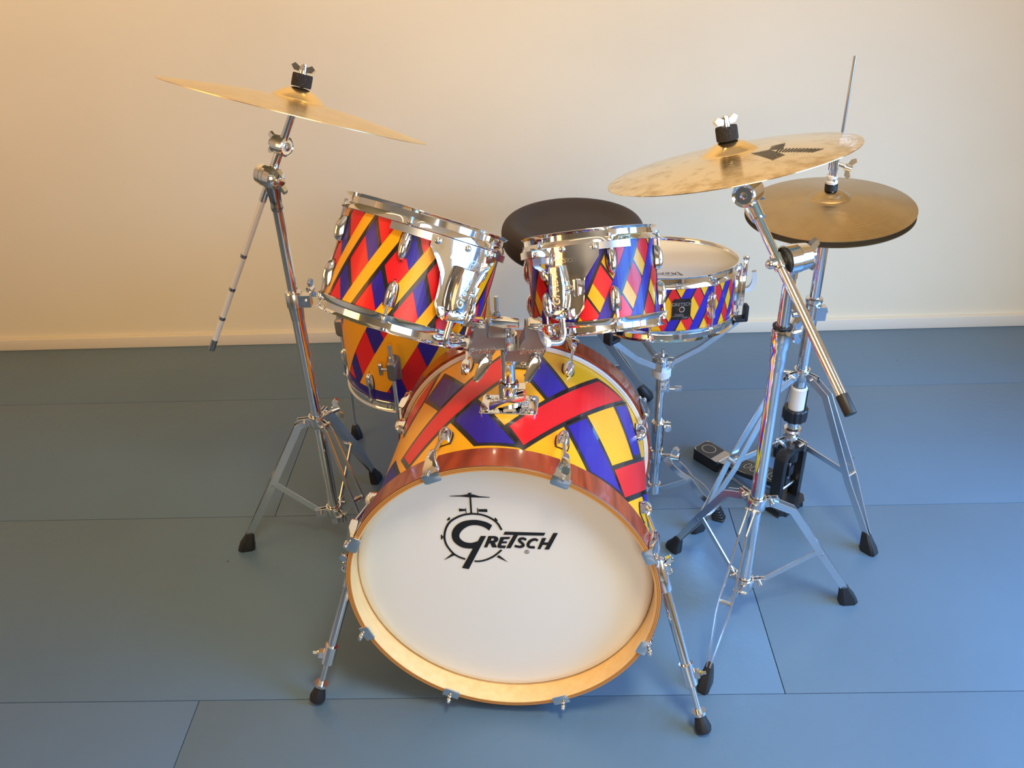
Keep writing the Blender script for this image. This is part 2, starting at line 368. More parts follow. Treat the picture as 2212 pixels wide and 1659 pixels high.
def rod(cy, R, th, h0, h1, root, r=.0026, washer=None, name='tension_rod', m='steel'):
    mb = MB(); a = cy.P(th, R, h0); b = cy.P(th, R, h1); mb.cyl(a, b, r, m, seg=10); d = unit(b-a)
    mb.cyl(b, b+d*.0016, .0062, m, seg=14); mb.cyl(b+d*.0016, b+d*.005, .0045, m, seg=14); mb.cyl(b+d*.005, b+d*.0115, .0034, m, seg=4)
    return mb.build(name, root)
def head(cy, R, h, name, root, m='head', dome=.0):
    mb = MB(); mb.lathe(cy.c+cy.n*0, cy.n, [(.00001, h+dome), (R*.5, h+dome*.8), (R*.9, h), (R*.975, h-.0005*(1 if dome >= 0 else -1)), (R, h-.003)], m, 72, uw=(cy.u, cy.w)); return mb.build(name, root, fix=False)

# ================================================================ bass drum
BC = Cyl((-.078, 1.141, .319), (.081, .995, -.047)); BR = .28
bass = thing('bass_drum', 'yellow bass drum painted with red and blue bands, white front head, standing on two spurs', 'drum', (-.055, 1.40, 0))
mb = MB(); mb.lathe(BC.c, BC.n, [(BR, .05), (BR, .48)], 'yellow', 96, uw=(BC.u, BC.w)); mb.lathe(BC.c, BC.n, [(BR-.008, .48), (BR-.008, .05)], 'maple', 64, uw=(BC.u, BC.w))
PATCH = [('red', [(-15.5, .43), (-12, .342), (-47.2, .1032), (-53.6, .1583)]), ('blue', [(-22.8, .2489), (-29.7, .1963), (-17.4, .0962), (-3.3, .0922)]),
         ('red', [(29.7, .4348), (44.8, .4468), (-.2, .0927), (-6.6, .1508)]), ('blue', [(2.3, .4218), (13.6, .3302), (6.7, .2737), (-2.5, .3488)]),
         ('blue', [(15.9, .1941), (23.6, .2529), (42.3, .0951), (26.8, .0848)]), ('blue', [(40, .3856), (48.2, .4449), (61.3, .3431), (53, .283)]),
         ('red', [(38.6, .1471), (80, .455), (82, .36), (44.8, .0944)]), ('blue', [(-44.3, .4259), (-31.4, .3301), (-39.6, .2783), (-50.7, .3621)]),
         ('red', [(-50.5, .45), (-54.5, .372), (-63, .30), (-72, .405)]), ('blue', [(-54, .096), (-63.5, .185), (-95, .185), (-95, .07)]), ('blue', [(62, .205), (80, .32), (84, .25), (70, .165)]),
         ('red', [(100, .40), (130, .42), (120, .1), (95, .1)]), ('blue', [(-100, .4), (-130, .45), (-135, .1), (-110, .12)])]
for m_, p in PATCH: paint(mb, BC, BR, expand(p, .0098, BR), 'paint_black', .0003, 3, .055, .475)
for i, (m_, p) in enumerate(PATCH): paint(mb, BC, BR, p, m_, .0005+i*.00001, 3, .055, .475)
mb.build('shell', bass, fix=False)
def hoop(h0, h1, front, name):
    mb = MB(); f = h0 if front else h1; b = h1 if front else h0; s = 1 if front else -1; kw = dict(seg=120, uw=(BC.u, BC.w))
    mb.lathe(BC.c, BC.n, [(.295, f+s*.0015), (.295, b)], 'mahogany', **kw)
    for r0, r1, m_ in ((.295, .2938, 'plywood_dark'), (.2938, .2915, 'plywood'), (.2915, .2907, 'plywood_dark'), (.2907, .2885, 'plywood'), (.2885, .2877, 'plywood_dark'), (.2877, .2850, 'plywood')):
        mb.lathe(BC.c, BC.n, [(r0, f+(s*.0015 if r0 == .295 else 0)), (r1, f)], m_, **kw)
    mb.lathe(BC.c, BC.n, [(.285, f), (.2835, f+s*.0015), (.2835, b)], 'maple', **kw); mb.lathe(BC.c, BC.n, [(.2835, b), (.295, b)], 'mahogany', **kw)
    return mb.build(name, bass, fix=False)
tag(hoop(0, .056, True, 'front_hoop'), 'front hoop with glossy mahogany side and plywood edge'); hoop(.474, .53, False, 'rear_hoop')
for h0, h1 in ((.0565, .0645), (.4655, .4735)):
    mb = MB(); mb.lathe(BC.c, BC.n, [(.281, h0), (.2885, h0), (.2900, (h0+h1)/2), (.2885, h1), (.281, h1)], 'white_plastic', 96, uw=(BC.u, BC.w)); mb.build('head_ring', bass)
mb = MB(); mb.lathe(BC.c, BC.n, [(.00001, .0375), (.2, .0378), (.262, .0385), (.276, .0405), (.2830, .047)], 'head', 96, uw=(BC.u, BC.w)); fhead = mb.build('front_head', bass, fix=False); tag(fhead, 'white front head printed with the black drum logo')
mb = MB(); mb.lathe(BC.c, BC.n, [(.00001, .494), (.27, .493), (.283, .486)], 'head', 72, uw=(BC.u, BC.w)); mb.build('batter_head', bass, fix=False)
# printed logo, traced on the head plane
HB = BC.c+BC.n*.0366
def hp(x, y):
    r = ray(920+x*.14467, 1040+y*.14467); t = ((HB-CPOS)@BC.n)/(r@BC.n); return CPOS+r*t
lg = MB()
def flat(pts, holes=()):
    loops = [[Vector(hp(*p)) for p in pts]]+[[Vector(hp(*p)) for p in h] for h in holes]; allp = [v for l in loops for v in l]
    lg.add(allp, [tuple(t) for t in tessellate_polygon(loops)], 'ink')
def spline(pts, n=6):
    P = [A(*p) for p in pts]; out = []
    for i in range(len(P)-1):
        p0, p1, p2, p3 = P[max(i-1, 0)], P[i], P[i+1], P[min(i+2, len(P)-1)]
        for k in range(n):
            t = k/n; out.append(.5*((2*p1)+(-p0+p2)*t+(2*p0-5*p1+4*p2-p3)*t*t+(-p0+3*p1-3*p2+p3)*t**3))
    return out+[P[-1]]
def stroke(pts, w, n=6, w1=None):
    P = [hp(*p) for p in spline(pts, n)]; k = .14467*1.62/F; N = len(P); L = []; Rr = []
    for i, p in enumerate(P):
        t = unit(P[min(i+1, N-1)]-P[max(i-1, 0)]); s_ = np.cross(BC.n, t); ww = (w+((w1 or w)-w)*i/(N-1))*k/2; L.append(p+s_*ww); Rr.append(p-s_*ww)
    lg.add(L+Rr, [(i, i+1, N+i+1, N+i) for i in range(N-1)], 'ink')
flat([(355, 217), (540, 208), (600, 198), (650, 188), (720, 200), (800, 222), (955, 236), (955, 243), (800, 241), (640, 237), (520, 227), (355, 225)])
flat([(625, 172), (684, 172), (684, 181), (668, 185), (668, 200), (640, 200), (640, 185), (625, 181)]); flat([(648, 230), (676, 230), (692, 474), (664, 474)])
flat([(492, 404), (590, 416), (590, 440), (497, 450)]); flat([(587, 398), (600, 398), (607, 476), (594, 476)]); flat([(780, 416), (915, 414), (920, 458), (784, 452)]); flat([(764, 396), (776, 396), (782, 480), (768, 480)])
stroke([(690, 482), (560, 500), (440, 549), (350, 615), (295, 715), (277, 830), (300, 930), (355, 1015), (420, 1083), (500, 1130), (588, 1160)], 32)
stroke([(725, 1190), (800, 1192), (900, 1170), (1000, 1125), (1070, 1075), (1130, 1022)], 30); stroke([(1130, 725), (1085, 645), (1025, 585), (930, 530), (820, 495), (690, 482)], 32)
for (x, y, dx, dy) in ((352, 572, -.62, -.52), (1035, 580, .62, -.55), (258, 830, -1, .05)):
    stroke([(x, y), (x+dx*22, y+dy*22)], 40, 1); stroke([(x+dx*24-dy*34, y+dy*24+dx*34), (x+dx*24+dy*34, y+dy*24-dx*34)], 20, 1)
flat([(405, 1066), (440, 1096), (268, 1175)]); flat([(1090, 1100), (1056, 1128), (1230, 1208)])
flat(spline([(990, 655), (967, 695), (945, 735)], 1)+spline([(940, 730), (880, 688), (800, 660), (720, 652), (640, 665), (560, 712), (512, 770), (500, 820), (520, 862), (570, 900), (640, 917), (700, 915), (775, 893)], 3)+[A(820, 815), A(900, 815), A(640, 1310), A(540, 1290), A(700, 1003)]+spline([(695, 1003), (620, 1000), (540, 985), (460, 940), (405, 880), (385, 810), (395, 740), (440, 670), (520, 612), (620, 583), (740, 575), (840, 590), (920, 615), (985, 652)], 3))
flat([(935, 815), (1030, 815), (1070, 830), (1085, 862), (1070, 895), (1032, 915), (1062, 987), (990, 985), (962, 925), (945, 925), (915, 985), (865, 985)], [[(982, 850), (970, 885), (1003, 885), (1020, 866), (1010, 850)]])
flat([(1115, 830), (1262, 828), (1242, 862), (1165, 865), (1150, 895), (1218, 895), (1202, 925), (1135, 925), (1120, 956), (1197, 958), (1182, 998), (1090, 995), (1062, 972)])
flat([(1180, 750), (1785, 768), (1762, 810), (1375, 804), (1265, 998), (1198, 995), (1310, 800), (1155, 795)])
stroke([(1498, 872), (1450, 852), (1405, 862), (1398, 890), (1440, 925), (1452, 958), (1405, 978), (1325, 962)], 46, 5); stroke([(1672, 885), (1625, 865), (1560, 890), (1525, 940), (1545, 978), (1628, 985)], 46, 5)
flat([(1735, 845), (1800, 845), (1765, 910), (1825, 912), (1905, 770), (1972, 772), (1840, 1017), (1768, 1015), (1810, 950), (1745, 947), (1710, 1012), (1665, 1010)])
stroke([(1508+33*math.cos(a*.5236), 1052+26*math.sin(a*.5236)) for a in range(13)], 7, 2); stroke([(1498, 1068), (1498, 1037), (1516, 1040), (1514, 1052), (1499, 1053)], 6, 2); stroke([(1508, 1053), (1519, 1068)], 6, 1)
logo = lg.build('printed_logo', bass, fix=False); sub(logo, fhead)
# lugs, rods and claws
def claw_mesh():
    mb = MB()
    def sec(y, w, z0, z1): return [A(-w, y, z0), A(w, y, z0), A(w*.8, y, z1), A(-w*.8, y, z1)]
    mb.loft([sec(-.003, .017, .0004, .004), sec(.012, .0165, .0004, .009), (sec(.03, .011, .0004, .015)), sec(.052, .0075, .002, .016), sec(.060, .0065, .004, .014)], 'chrome')
    mb.loft([[A(-.017, -.0035, .004), A(.017, -.0035, .004), A(.017, -.0005, .004), A(-.017, -.0005, .004)], [A(-.017, -.0035, -.013), A(.017, -.0035, -.013), A(.017, -.0005, -.013), A(-.017, -.0005, -.013)], [A(-.013, -.003, -.016), A(.013, -.003, -.016), A(.013, -.0005, -.016), A(-.013, -.0005, -.016)]], 'chrome')
    mb.cyl((0, -.012, .0075), (0, .0, .0075), .0045, 'chrome', seg=10); mb.cyl((0, -.016, .0075), (0, -.012, .0075), .0032, 'chrome', seg=6)
    return mb.mesh('claw', bevel=.001)
CLAW = claw_mesh()
for k in range(8):
    th = 14+45*k
    inst(CLAW, 'claw', bass, BC.W(th, .295, 0)); inst(CLAW, 'claw', bass, BC.W(th, .295, .53, True))
    inst(LUGB, 'lug', bass, BC.W(th, BR, .112)); inst(LUGB, 'lug', bass, BC.W(th, BR, .43, True))
    for a, b in ((.116, .052), (.426, .478)):
        mb = MB(); mb.cyl(BC.P(th, .292, a), BC.P(th, .3045, b), .0034, 'steel', seg=10); mb.build('tension_rod', bass)
# tom bracket plate bolted on the shell
mb = MB(); th0, h0 = -8.2, .228; rings = []
def rr(hw, hh, r, n=5):
    out = []
    for cx, cy, a0 in ((hw-r, hh-r, 0), (-(hw-r), hh-r, 90), (-(hw-r), -(hh-r), 180), (hw-r, -(hh-r), 270)):
        for i in range(n+1): a = math.radians(a0+90*i/n); out.append((cx+r*math.cos(a), cy+r*math.sin(a)))
    return out
o1 = rr(.055, .036, .008); o2 = rr(.0535, .0345, .007); kd = math.degrees(1/BR)
mb.loft([[BC.P(th0+x*kd, BR+.0005, h0+y) for x, y in o1], [BC.P(th0+x*kd, BR+.0045, h0+y) for x, y in o1], [BC.P(th0+x*kd, BR+.006, h0+y) for x, y in o2]], 'chrome')
brk = mb.build('bracket_plate', bass, smooth=40)
for x in (-.043, .043):
    for y in (-.025, .025):
        mb = MB(); p = BC.P(th0+x*kd, BR+.0055, h0+y); d = BC.rad(th0+x*kd); mb.cyl(p, p+d*.0025, .0065, 'chrome', .0052); mb.cyl(p+d*.0024, p+d*.0042, .0032, 'chrome', seg=6); sub(mb.build('screw', bass), brk)
for x in (-.03, .03):
    mb = MB()
    for yy in (-.014, -.0047, .0047, .014):
        for xx in (-.004, .004): p = BC.P(th0+(x+xx)*kd, BR+.0065, h0+yy); mb.ball(p, .0034, 'chrome', 8)
    sub(mb.build('embossed_mark', bass), brk)
TH = BC.rad(th0); TP = BC.P(th0, BR+.005, h0)
mb = MB(); mb.lathe(TP, TH, [(.024, 0), (.021, .006), (.0195, .012), (.0195, .040), (.0185, .046), (.0145, .047)], 'chrome', 32); mb.box(TP+TH*.024+A(.024, -.004, 0), (.016, .022, .03), 'chrome'); sub(mb.build('socket', bass, smooth=30), brk)
mb = MB(); q = TP+TH*.018+A(-.004, -.025, 0); mb.loft([[q+A(x*.034, -.004*0+yy, z*.006+x*.010) for yy, z in ((-.006, -1), (.006, -1), (.006, 1), (-.006, 1))] for x in (-1.0, -.8, .2, 1)], 'chrome'); sub(mb.build('wing_bolt', bass, bevel=.002), brk)
# badge
mb = MB(); pb = BC.P(-5.5, BR+.001, .39); tx = BC.tan(-5.5); ny = BC.n
mb.prism([pb+tx*x+ny*y for x, y in [(-.024, -.012), (-.018, -.018), (.018, -.018), (.024, -.012), (.024, .02), (-.024, .02)]], 'badge_black', BC.rad(-5.5)*.0015)
badge = mb.build('badge', bass); mb = MB(); V_, F_ = text_shape('GRETSCH', .0125)
mb.add([pb+BC.rad(-5.5)*.0019-tx*v[0]-ny*(v[1]+.009) for v in V_], F_, 'badge_gold'); mb.lathe(pb+ny*.004+BC.rad(-5.5)*.0015, BC.rad(-5.5), [(.007, 0), (.006, .0015), (.004, .001), (.0038, 0)], 'badge_gold', 20); sub(mb.build('badge_lettering', bass, fix=False), badge)
# spurs
for nm, a, foot, sg in (('spur', A(.226, 1.197, .315), A(.314, 1.074, 0), 1), ('spur', A(-.376, 1.235, .300), A(-.4795, 1.158, 0), -1)):
    d = unit(foot-a); L = np.linalg.norm(foot-a); mb = MB()
    mb.cyl(a, a+d*L*.60, .0098, 'chrome'); mb.cyl(a+d*L*.55, a+d*L*.68, .0135, 'chrome'); mb.cyl(a+d*L*.66, a+d*(L-.035), .0058, 'chrome')
    b = a+d*L*.62; o = unit(A(sg, -.2, .2)); o = unit(o-d*(o@d)); mb.box(b+o*.016, (.012, .014, .014), 'chrome', (o, np.cross(d, o), d)); mb.cyl(b+o*.02, b+o*.034, .0032, 'chrome', seg=10); mb.cyl(b+o*.022, b+o*.026, .0055, 'chrome', seg=6)
    sp = mb.build(nm, bass, smooth=30)
    mb = MB(); f0 = foot-d*.052; mb.cyl(f0, f0+d*.006, .0145, 'steel'); mb.lathe(f0+d*.006, d, [(.001, 0), (.0105, 0), (.012, .012), (.0165, .030), (.0150, .038), (.008, .043), (.001, .044)], 'rubber', 24); mb.cyl(foot-d*.012, foot+d*0, .003, 'steel', .001, 8); sub(mb.build('rubber_tip', bass), sp)
    mb = MB(); s0 = a-d*.015; out = A(sg, 0, 0); mb.box(s0-out*.012, (.03, .028, .05), 'chrome', (out, np.cross(d, out), d)); mb.cyl(s0-d*.016, s0+d*.05, .0135, 'chrome'); wing(mb, s0+out*.008-d*.004, out, (0, 0, 1), s=.9); mb.build('spur_bracket', bass, bevel=.002)

# ================================================================ toms
def stripes(mb, cy, R, m, N, off, slope, width, lo, hi, lift, edge=0, step=3.):
    """N painted helical bands; off = theta at h=0, slope deg/m, optional black edge on the right"""
    for i in range(N):
        t0 = ((off+i*360/N+180) % 360)-180
        for (a, b, mm, l) in ((t0-width/2, t0+width/2+edge, 'paint_black', lift), (t0-width/2, t0+width/2, m, lift+.0002)):
            if mm == 'paint_black' and not edge: continue
            paint(mb, cy, R, [(a+slope*lo, lo), (b+slope*lo, lo), (b+slope*hi, hi), (a+slope*hi, hi)], mm, l, step)
def drum_shell(cy, R, hl, hh, base, fn, root):
    mb = MB(); mb.lathe(cy.c, cy.n, [(R, hl), (R, hh)], base, 96, uw=(cy.u, cy.w)); fn(mb, hl, hh); mb.lathe(cy.c, cy.n, [(R-.006, hh), (R-.006, hl)], 'maple', 64, uw=(cy.u, cy.w)); return mb.build('shell', root, fix=False)
def tom(cy, R, S, H, lugs, root, fn, base, lugL, top_m='head'):
    drum_shell(cy, R, -S, S, base, fn, root)
    rim(cy, R, S, 1, H, lugs, 'top_rim', root); rim(cy, R, -S, -1, H, lugs, 'bottom_rim', root)
    head(cy, R+.001, S+.002, 'batter_head', root, top_m); head(cy, R+.001, -S-.002, 'resonant_head', root, 'head')
    fl = H*.54
    for th in lugs:
        inst(LUG, 'lug', root, cy.W(th, R, S-lugL, True)); inst(LUG, 'lug', root, cy.W(th, R, -S+lugL))
        rod(cy, R+.0095, th, S-lugL-.004, S-fl+.004, root); rod(cy, R+.0095, th, -S+lugL+.004, -S+fl-.004, root)
def interp(tab, h):
    tab = sorted(tab, key=lambda p: p[1])
    if h <= tab[0][1]: return tab[0][0]
    for (t0, h0), (t1, h1) in zip(tab[:-1], tab[1:]):
        if h <= h1: return t0+(t1-t0)*(h-h0)/(h1-h0)
    return tab[-1][0]
def mount(cy, R, left, right, band, hb, rivets, sw, root, side, txt_h):
    """chrome suspension plate hung from the rim, with band, swivel block and clamp"""
    Ro = R+.0125; hs = sorted(set([p[1] for p in left]+[p[1] for p in right])); h0, h1 = hs[0], hs[-1]
    hh = [h0+(h1-h0)*i/28 for i in range(29)]; nc = 14; mb = MB(); V = []; N = nc+1
    def rlift(h): return .004*math.sin(max(0, min(1, (h-h0)/(h1-h0)))*math.pi)
    for lay in (0, .0025):
        for h in hh:
            a, b = interp(left, h), interp(right, h)
            for k in range(N):
                t = a+(b-a)*k/nc; edge = min(k, nc-k); V.append(cy.P(t, Ro+lay+(.0018 if edge == 0 else 0)+rlift(h), h))
    n1 = 29*N; fs = []
    for i in range(28):
        for k in range(nc): q = i*N+k; fs.append((q, q+1, q+N+1, q+N)); fs.append((n1+q, n1+q+N, n1+q+N+1, n1+q+1))
        for k in (0, nc): q = i*N+k; fs.append((q, q+N, n1+q+N, n1+q))
    for i in (0, 28):
        for k in range(nc): q = i*N+k; fs.append((q, q+1, n1+q+1, n1+q))
    mb.add(V, fs, 'chrome'); pl = mb.build('mount_plate', root, smooth=50); tag(pl, 'polished chrome suspension mount plate')
    mb = MB(); b0, b1 = band; n = 30
    mb.loft([[cy.P(b0+(b1-b0)*k/n, r, h) for r, h in ((Ro-.0022, hb-.0068), (Ro-.0004, hb-.0068), (Ro-.0004, hb+.0068), (Ro-.0022, hb+.0068))] for k in range(n+1)], 'bright_steel'); sub(mb.build('mount_band', root, smooth=40), pl)
    for t, h in rivets:
        mb = MB(); d = cy.rad(t); p = cy.P(t, Ro+.002+rlift(h), h); mb.lathe(p, d, [(.0068, 0), (.0062, .0022), (.0038, .0042), (.0005, .0048)], 'chrome', 18, cap=True); sub(mb.build('rivet', root), pl)
    t0, hc = sw; z = cy.rad(t0); y = cy.n; x = np.cross(y, z); o = cy.P(t0, Ro+.003, hc)
    L3 = lambda a, b, c: o+x*a+y*b+z*c
    mb = MB(); bar = [(-.013, .040), (.013, .040), (.0165, .02), (.0175, 0), (.016, -.022), (.012, -.040), (-.012, -.040), (-.016, -.022), (-.0175, 0), (-.0165, .02)]
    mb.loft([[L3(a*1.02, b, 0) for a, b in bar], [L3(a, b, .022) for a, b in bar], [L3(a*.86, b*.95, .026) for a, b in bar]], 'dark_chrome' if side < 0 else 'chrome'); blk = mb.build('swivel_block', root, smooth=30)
    mb = MB(); mb.loft([[L3(a*.86, b*.95, .0262) for a, b in bar], [L3(a*.84, b*.94, .0285) for a, b in bar]], 'chrome'); sub(mb.build('face_plate', root, bevel=.001), blk)
    mb = MB(); V_, F_ = text_shape('Gretsch', .021, .3, .0004); mb.add([L3(-v[1]*1.0, v[0]*1.0+.0, .0289+v[2]) if side < 0 else L3(v[1]*-1.0, v[0], .0289+v[2]) for v in V_], F_, 'bright_steel'); sub(mb.build('embossed_lettering', root), blk)
    mb = MB(); V_, F_ = text_shape('Gretsch', .019, .35, .0003); ht = txt_h; tt0 = t0
    mb.add([cy.P(tt0+math.degrees(v[0]/Ro), Ro+.0028+rlift(ht+v[1])+v[2], ht+v[1]) for v in V_], F_, 'steel'); sub(mb.build('engraved_lettering', root), pl)
    mb = MB(); sx = 1; mb.cyl(L3(sx*.016, -.004, .013), L3(sx*.030, -.004, .013), .0055, 'chrome'); mb.loft([[L3(sx*.030+dx, -.004+b, .013+c) for b, c in ((-.016, -.004), (-.016, .004), (.016, .004), (.016, -.004))] for dx in (0, .009)], 'chrome'); sub(mb.build('wing_screw', root, bevel=.0015), blk)
    mb = MB(); mb.box(L3(.002, -.050, .013), (.036, .015, .026), 'chrome', (x, y, z)); mb.cyl(L3(.012, -.050, .026), L3(.012, -.050, .030), .0045, 'dark_chrome', seg=12); sub(mb.build('rod_clamp', root, bevel=.0015), blk)
    return L3
LT = Cyl((-.24, 1.529, .805), (.311, .41, .857)); LR = .1535
ltom = thing('rack_tom', 'larger rack tom, red with wide yellow diagonal bands, left of the tom holder', 'drum', tuple(LT.P(0, 0, -.11)), 'rack toms on the bass drum')
def lt_paint(mb, a, b):
    stripes(mb, LT, LR, 'blue', 12, 3.2, -185, 9.8, a, b, .0003, 3.0); stripes(mb, LT, LR, 'yellow', 13, 1.0, 170, 8.6, a, b, .0008, 3.0)
tom(LT, LR, .0975, .030, [-9.5+60*k for k in range(6)], ltom, lt_paint, 'red', .032)
LL3 = mount(LT, LR, [(5.3, .0794), (5.6, .0578), (10.8, .0404), (15.8, .0171), (16.9, -.0098), (17.4, -.0372), (22.1, -.0599), (26, -.064)], [(53.9, .0794), (54.5, .0641), (46.8, .0348), (43.3, .0119), (41.8, -.0367), (37, -.0599), (34, -.064)], (-21, 78), .0735, [(9.5, .070), (29.5, .072), (50, .073)], (29, -.002), ltom, -1, .052)
RT = Cyl((.116, 1.585, .747), (-.082, .439, .895)); RR = .1285
rtom = thing('rack_tom', 'smaller rack tom with blue, red and yellow diamonds, mounted right of the tom holder', 'drum', tuple(RT.P(0, 0, -.10)), 'rack toms on the bass drum')
def rt_paint(mb, a, b):
    stripes(mb, RT, RR, 'red', 12, 7.2, -265, 16.5, a, b, .0003, 2.2); stripes(mb, RT, RR, 'blue', 12, 22.4, 232, 10.5, a, b, .0008, 2.8)
tom(RT, RR, .086, .0265, [17+60*k for k in range(6)], rtom, rt_paint, 'yellow', .028)
RL3 = mount(RT, RR, [(-50.1, .0714), (-48.8, .0397), (-38.4, .0280), (-33.7, .0038), (-33.3, -.0333), (-34.4, -.0600), (-31, -.066)], [(6.9, .0714), (6.2, .0475), (-5.4, .0078), (-8.1, -.0460), (-12.4, -.060), (-15, -.066)], (-85, 33), .0655, [(-46, .062), (-21, .066), (3, .064)], (-24, -.004), rtom, 1, .046)

# ================================================================ double tom holder
holder = thing('tom_holder', 'chrome and cast metal double tom holder standing on the bass drum', 'drum hardware', tuple(TP))
mb = MB(); mb.cyl(TP+TH*.01, TP+TH*.150, .0128, 'chrome', seg=32); mb.build('down_tube', holder)
YP = TP[1]+.004
def casting(px, dy, th, name):
    mb = MB(); P = [ony(960+x*.18083, 640+y*.18083, YP+dy) for x, y in px]; mb.prism(P, 'cast_metal', A(0, th, 0)); o = mb.build(name, holder, bevel=.0022); return o
cl = casting([(365, 395), (490, 395), (525, 488), (725, 485), (725, 630), (620, 640), (575, 700), (545, 780), (480, 800), (360, 790), (330, 740), (285, 660), (290, 590), (330, 530)], -.026, .040, 'clamp_arm')
cr = casting([(970, 400), (1110, 400), (1150, 520), (1195, 590), (1205, 650), (1160, 750), (1130, 850), (1060, 780), (740, 765), (740, 650), (890, 640), (920, 560), (950, 510)], -.022, .040, 'clamp_arm')
for o_, px, dy in ((cl, (440, 655), -.0264), (cr, (1045, 655), -.0224)):
    mb = MB(); V_, F_ = text_shape('Gretsch', .016, .3, .0007); c0 = ony(960+px[0]*.18083, 640+px[1]*.18083, YP+dy); mb.add([c0+A(v[0], -v[2]-.0002, v[1]+v[0]*.06) for v in V_], F_, 'chrome'); sub(mb.build('embossed_lettering', holder), o_)
def on_h(x, y, dy=0.): return ony(960+x*.18083, 640+y*.18083, YP+dy)
hub = on_h(775, 470); zt = TP[2]+.150
mb = MB(); hz = lambda z: A(TP[0]+.003, YP+.002, z); mb.cyl(hz(on_h(775, 610)[2]), hz(on_h(775, 450)[2]), .0165, 'chrome', seg=32); mb.cyl(hz(on_h(775, 470)[2]), hz(on_h(775, 435)[2]), .0125, 'dark_chrome', seg=24); mb.cyl(hz(on_h(755, 780)[2]), hz(on_h(755, 630)[2]), .0155, 'chrome', seg=32); mb.build('hub', holder)
mb = MB(); k0 = hz(on_h(775, 440)[2]); mb.cyl(k0, k0+A(0, 0, .014), .0058, 'steel'); kc = k0+A(-.006, 0, .022)
mb.loft([[kc+A(x*.027, s_*(.0085-.002*abs(x)), .0085*zz*(1-.25*abs(x))-.003*x) for s_, zz in ((-1, -1), (1, -1), (1, 1), (-1, 1))] for x in (-1, -.6, 0, .6, 1)], 'chrome'); mb.build('top_wing_bolt', holder, bevel=.002)
for cx_, cy_ in ((405, 335), (1085, 335)):
    mb = MB(); p = on_h(cx_, cy_, -.004); mb.box(p, (.026, .030, .012), 'chrome'); mb.box(p+A(0, -.004, .008), (.020, .026, .006), 'chrome'); mb.box(p+A(0, -.0155, -.002), (.010, .004, .007), 'steel'); mb.build('hinge_clip', holder, bevel=.0012)
for (ax_, ay), (bx_, by) in (((500, 770), (385, 985)), ((1090, 770), (990, 1000))):
    a = on_h(ax_, ay, -.030); b = on_h(bx_, by, -.040); d = unit(b-a); s_ = unit(np.cross(d, A(0, 1, 0))); f_ = np.cross(s_, d); mb = MB()
    mb.loft([[a+d*t+s_*w*i+f_*.0042*j for i, j in ((-1, -1), (1, -1), (1, 1), (-1, 1))] for t, w in ((-.006, .006), (.006, .0098), (.022, .0088), (.040, .0058), (.045, .0045))], 'chrome'); mb.cyl(a+A(0, .03, .004), a, .0105, 'dark_chrome'); mb.build('wing_bolt', holder, bevel=.0014)
# bent rods carrying the toms
for L3, knee, end in ((LL3, None, on_h(320, 560, .0)), (RL3, None, on_h(1165, 560, .0))):
    a = L3(.0, -.035, .014); b = L3(.0, -.105, .014); e = A(*end)
    # drop along the clamp, then run level into the casting
    b = A(b[0], b[1], b[2]); kn = A(b[0], b[1], e[2]-.001*0) if False else b
    mb = MB(); mb.tube(fillet([a, kn, e], .022), .0063, 'chrome', 16); mb.build('tom_arm', holder)
    mb = MB(); dd = unit(kn-e); p = e+dd*.004; mb.cyl(p, p+dd*.011, .0125, 'white_plastic', .0105, 6); mb.build('memory_lock', holder, bevel=.001)

# ================================================================ snare drum
SC = Cyl((.286, 1.842, .612), (.015, .145, .989)); SR = .178
snare = thing('snare_drum', 'shallow snare drum with blue, red and yellow diamond shell and coated white head', 'drum', tuple(SC.P(0, 0, -.072)))
def sn_paint(mb, a, b):
    stripes(mb, SC, SR, 'red', 20, 35.2, -185, 7.6, a, b, .0003, 1.0, 3); stripes(mb, SC, SR, 'blue', 20, 35.0, 150, 6.8, a, b, .0008, 1.3, 3)
drum_shell(SC, SR, -.0605, .0605, 'yellow', sn_paint, snare)
slug = [41.4+45*k for k in range(8)]
rim(SC, SR, .0615, 1, .026, slug, 'top_rim', snare, .007); rim(SC, SR, -.0615, -1, .026, slug, 'bottom_rim', snare, .007)
head(SC, SR+.001, .0635, 'batter_head', snare, 'snare_head'); head(SC, SR+.001, -.0635, 'snare_side_head', snare)
for th in slug:
    mb = MB(); p = lambda h, r=.0095: SC.P(th, SR+r, h)
    mb.cyl(p(-.027), p(.027), .0048, 'chrome', seg=14)
    z_ = SC.rad(th); t_ = SC.tan(th)
    mb.loft([[SC.P(th, SR+.0006, h)+t_*w, SC.P(th, SR+.007, h)+t_*w*.5, SC.P(th, SR+.007, h)-t_*w*.5, SC.P(th, SR+.0006, h)-t_*w] for h, w in ((-.030, .004), (-.022, .010), (0, .0115), (.022, .010), (.030, .004))], 'chrome'); mb.build('tube_lug', snare, bevel=.001)
    rod(SC, SR+.0095, th, .02, .0515, snare, .0022); rod(SC, SR+.0095, th, -.02, -.0515, snare, .0022)
th = 17.8; mb = MB(); bo = lambda x, y, r=.0012: SC.P(th+math.degrees(x/SR), SR+r, y+.000)
out = [(-.021, .018), (-.0165, .024), (.0165, .024), (.021, .018), (.021, -.014), (.015, -.0235), (-.021, -.0235)]
mb.loft([[bo(x, y, .0006) for x, y in out], [bo(x, y, .0022) for x, y in out]], 'badge_black'); bdg = mb.build('badge', snare, smooth=20); mb = MB()
for t_, s_, yy, sh in (('GRETSCH', .0105, .0115, 0), ('Catalina', .0062, -.0115, .3), ('Club', .0062, -.0185, .3)):
    V_, F_ = text_shape(t_, s_, sh); mb.add([bo(v[0]+(.008 if t_ == 'Club' else -.006 if t_ == 'Catalina' else 0), v[1]+yy, .0026) for v in V_], F_, 'bright_steel')
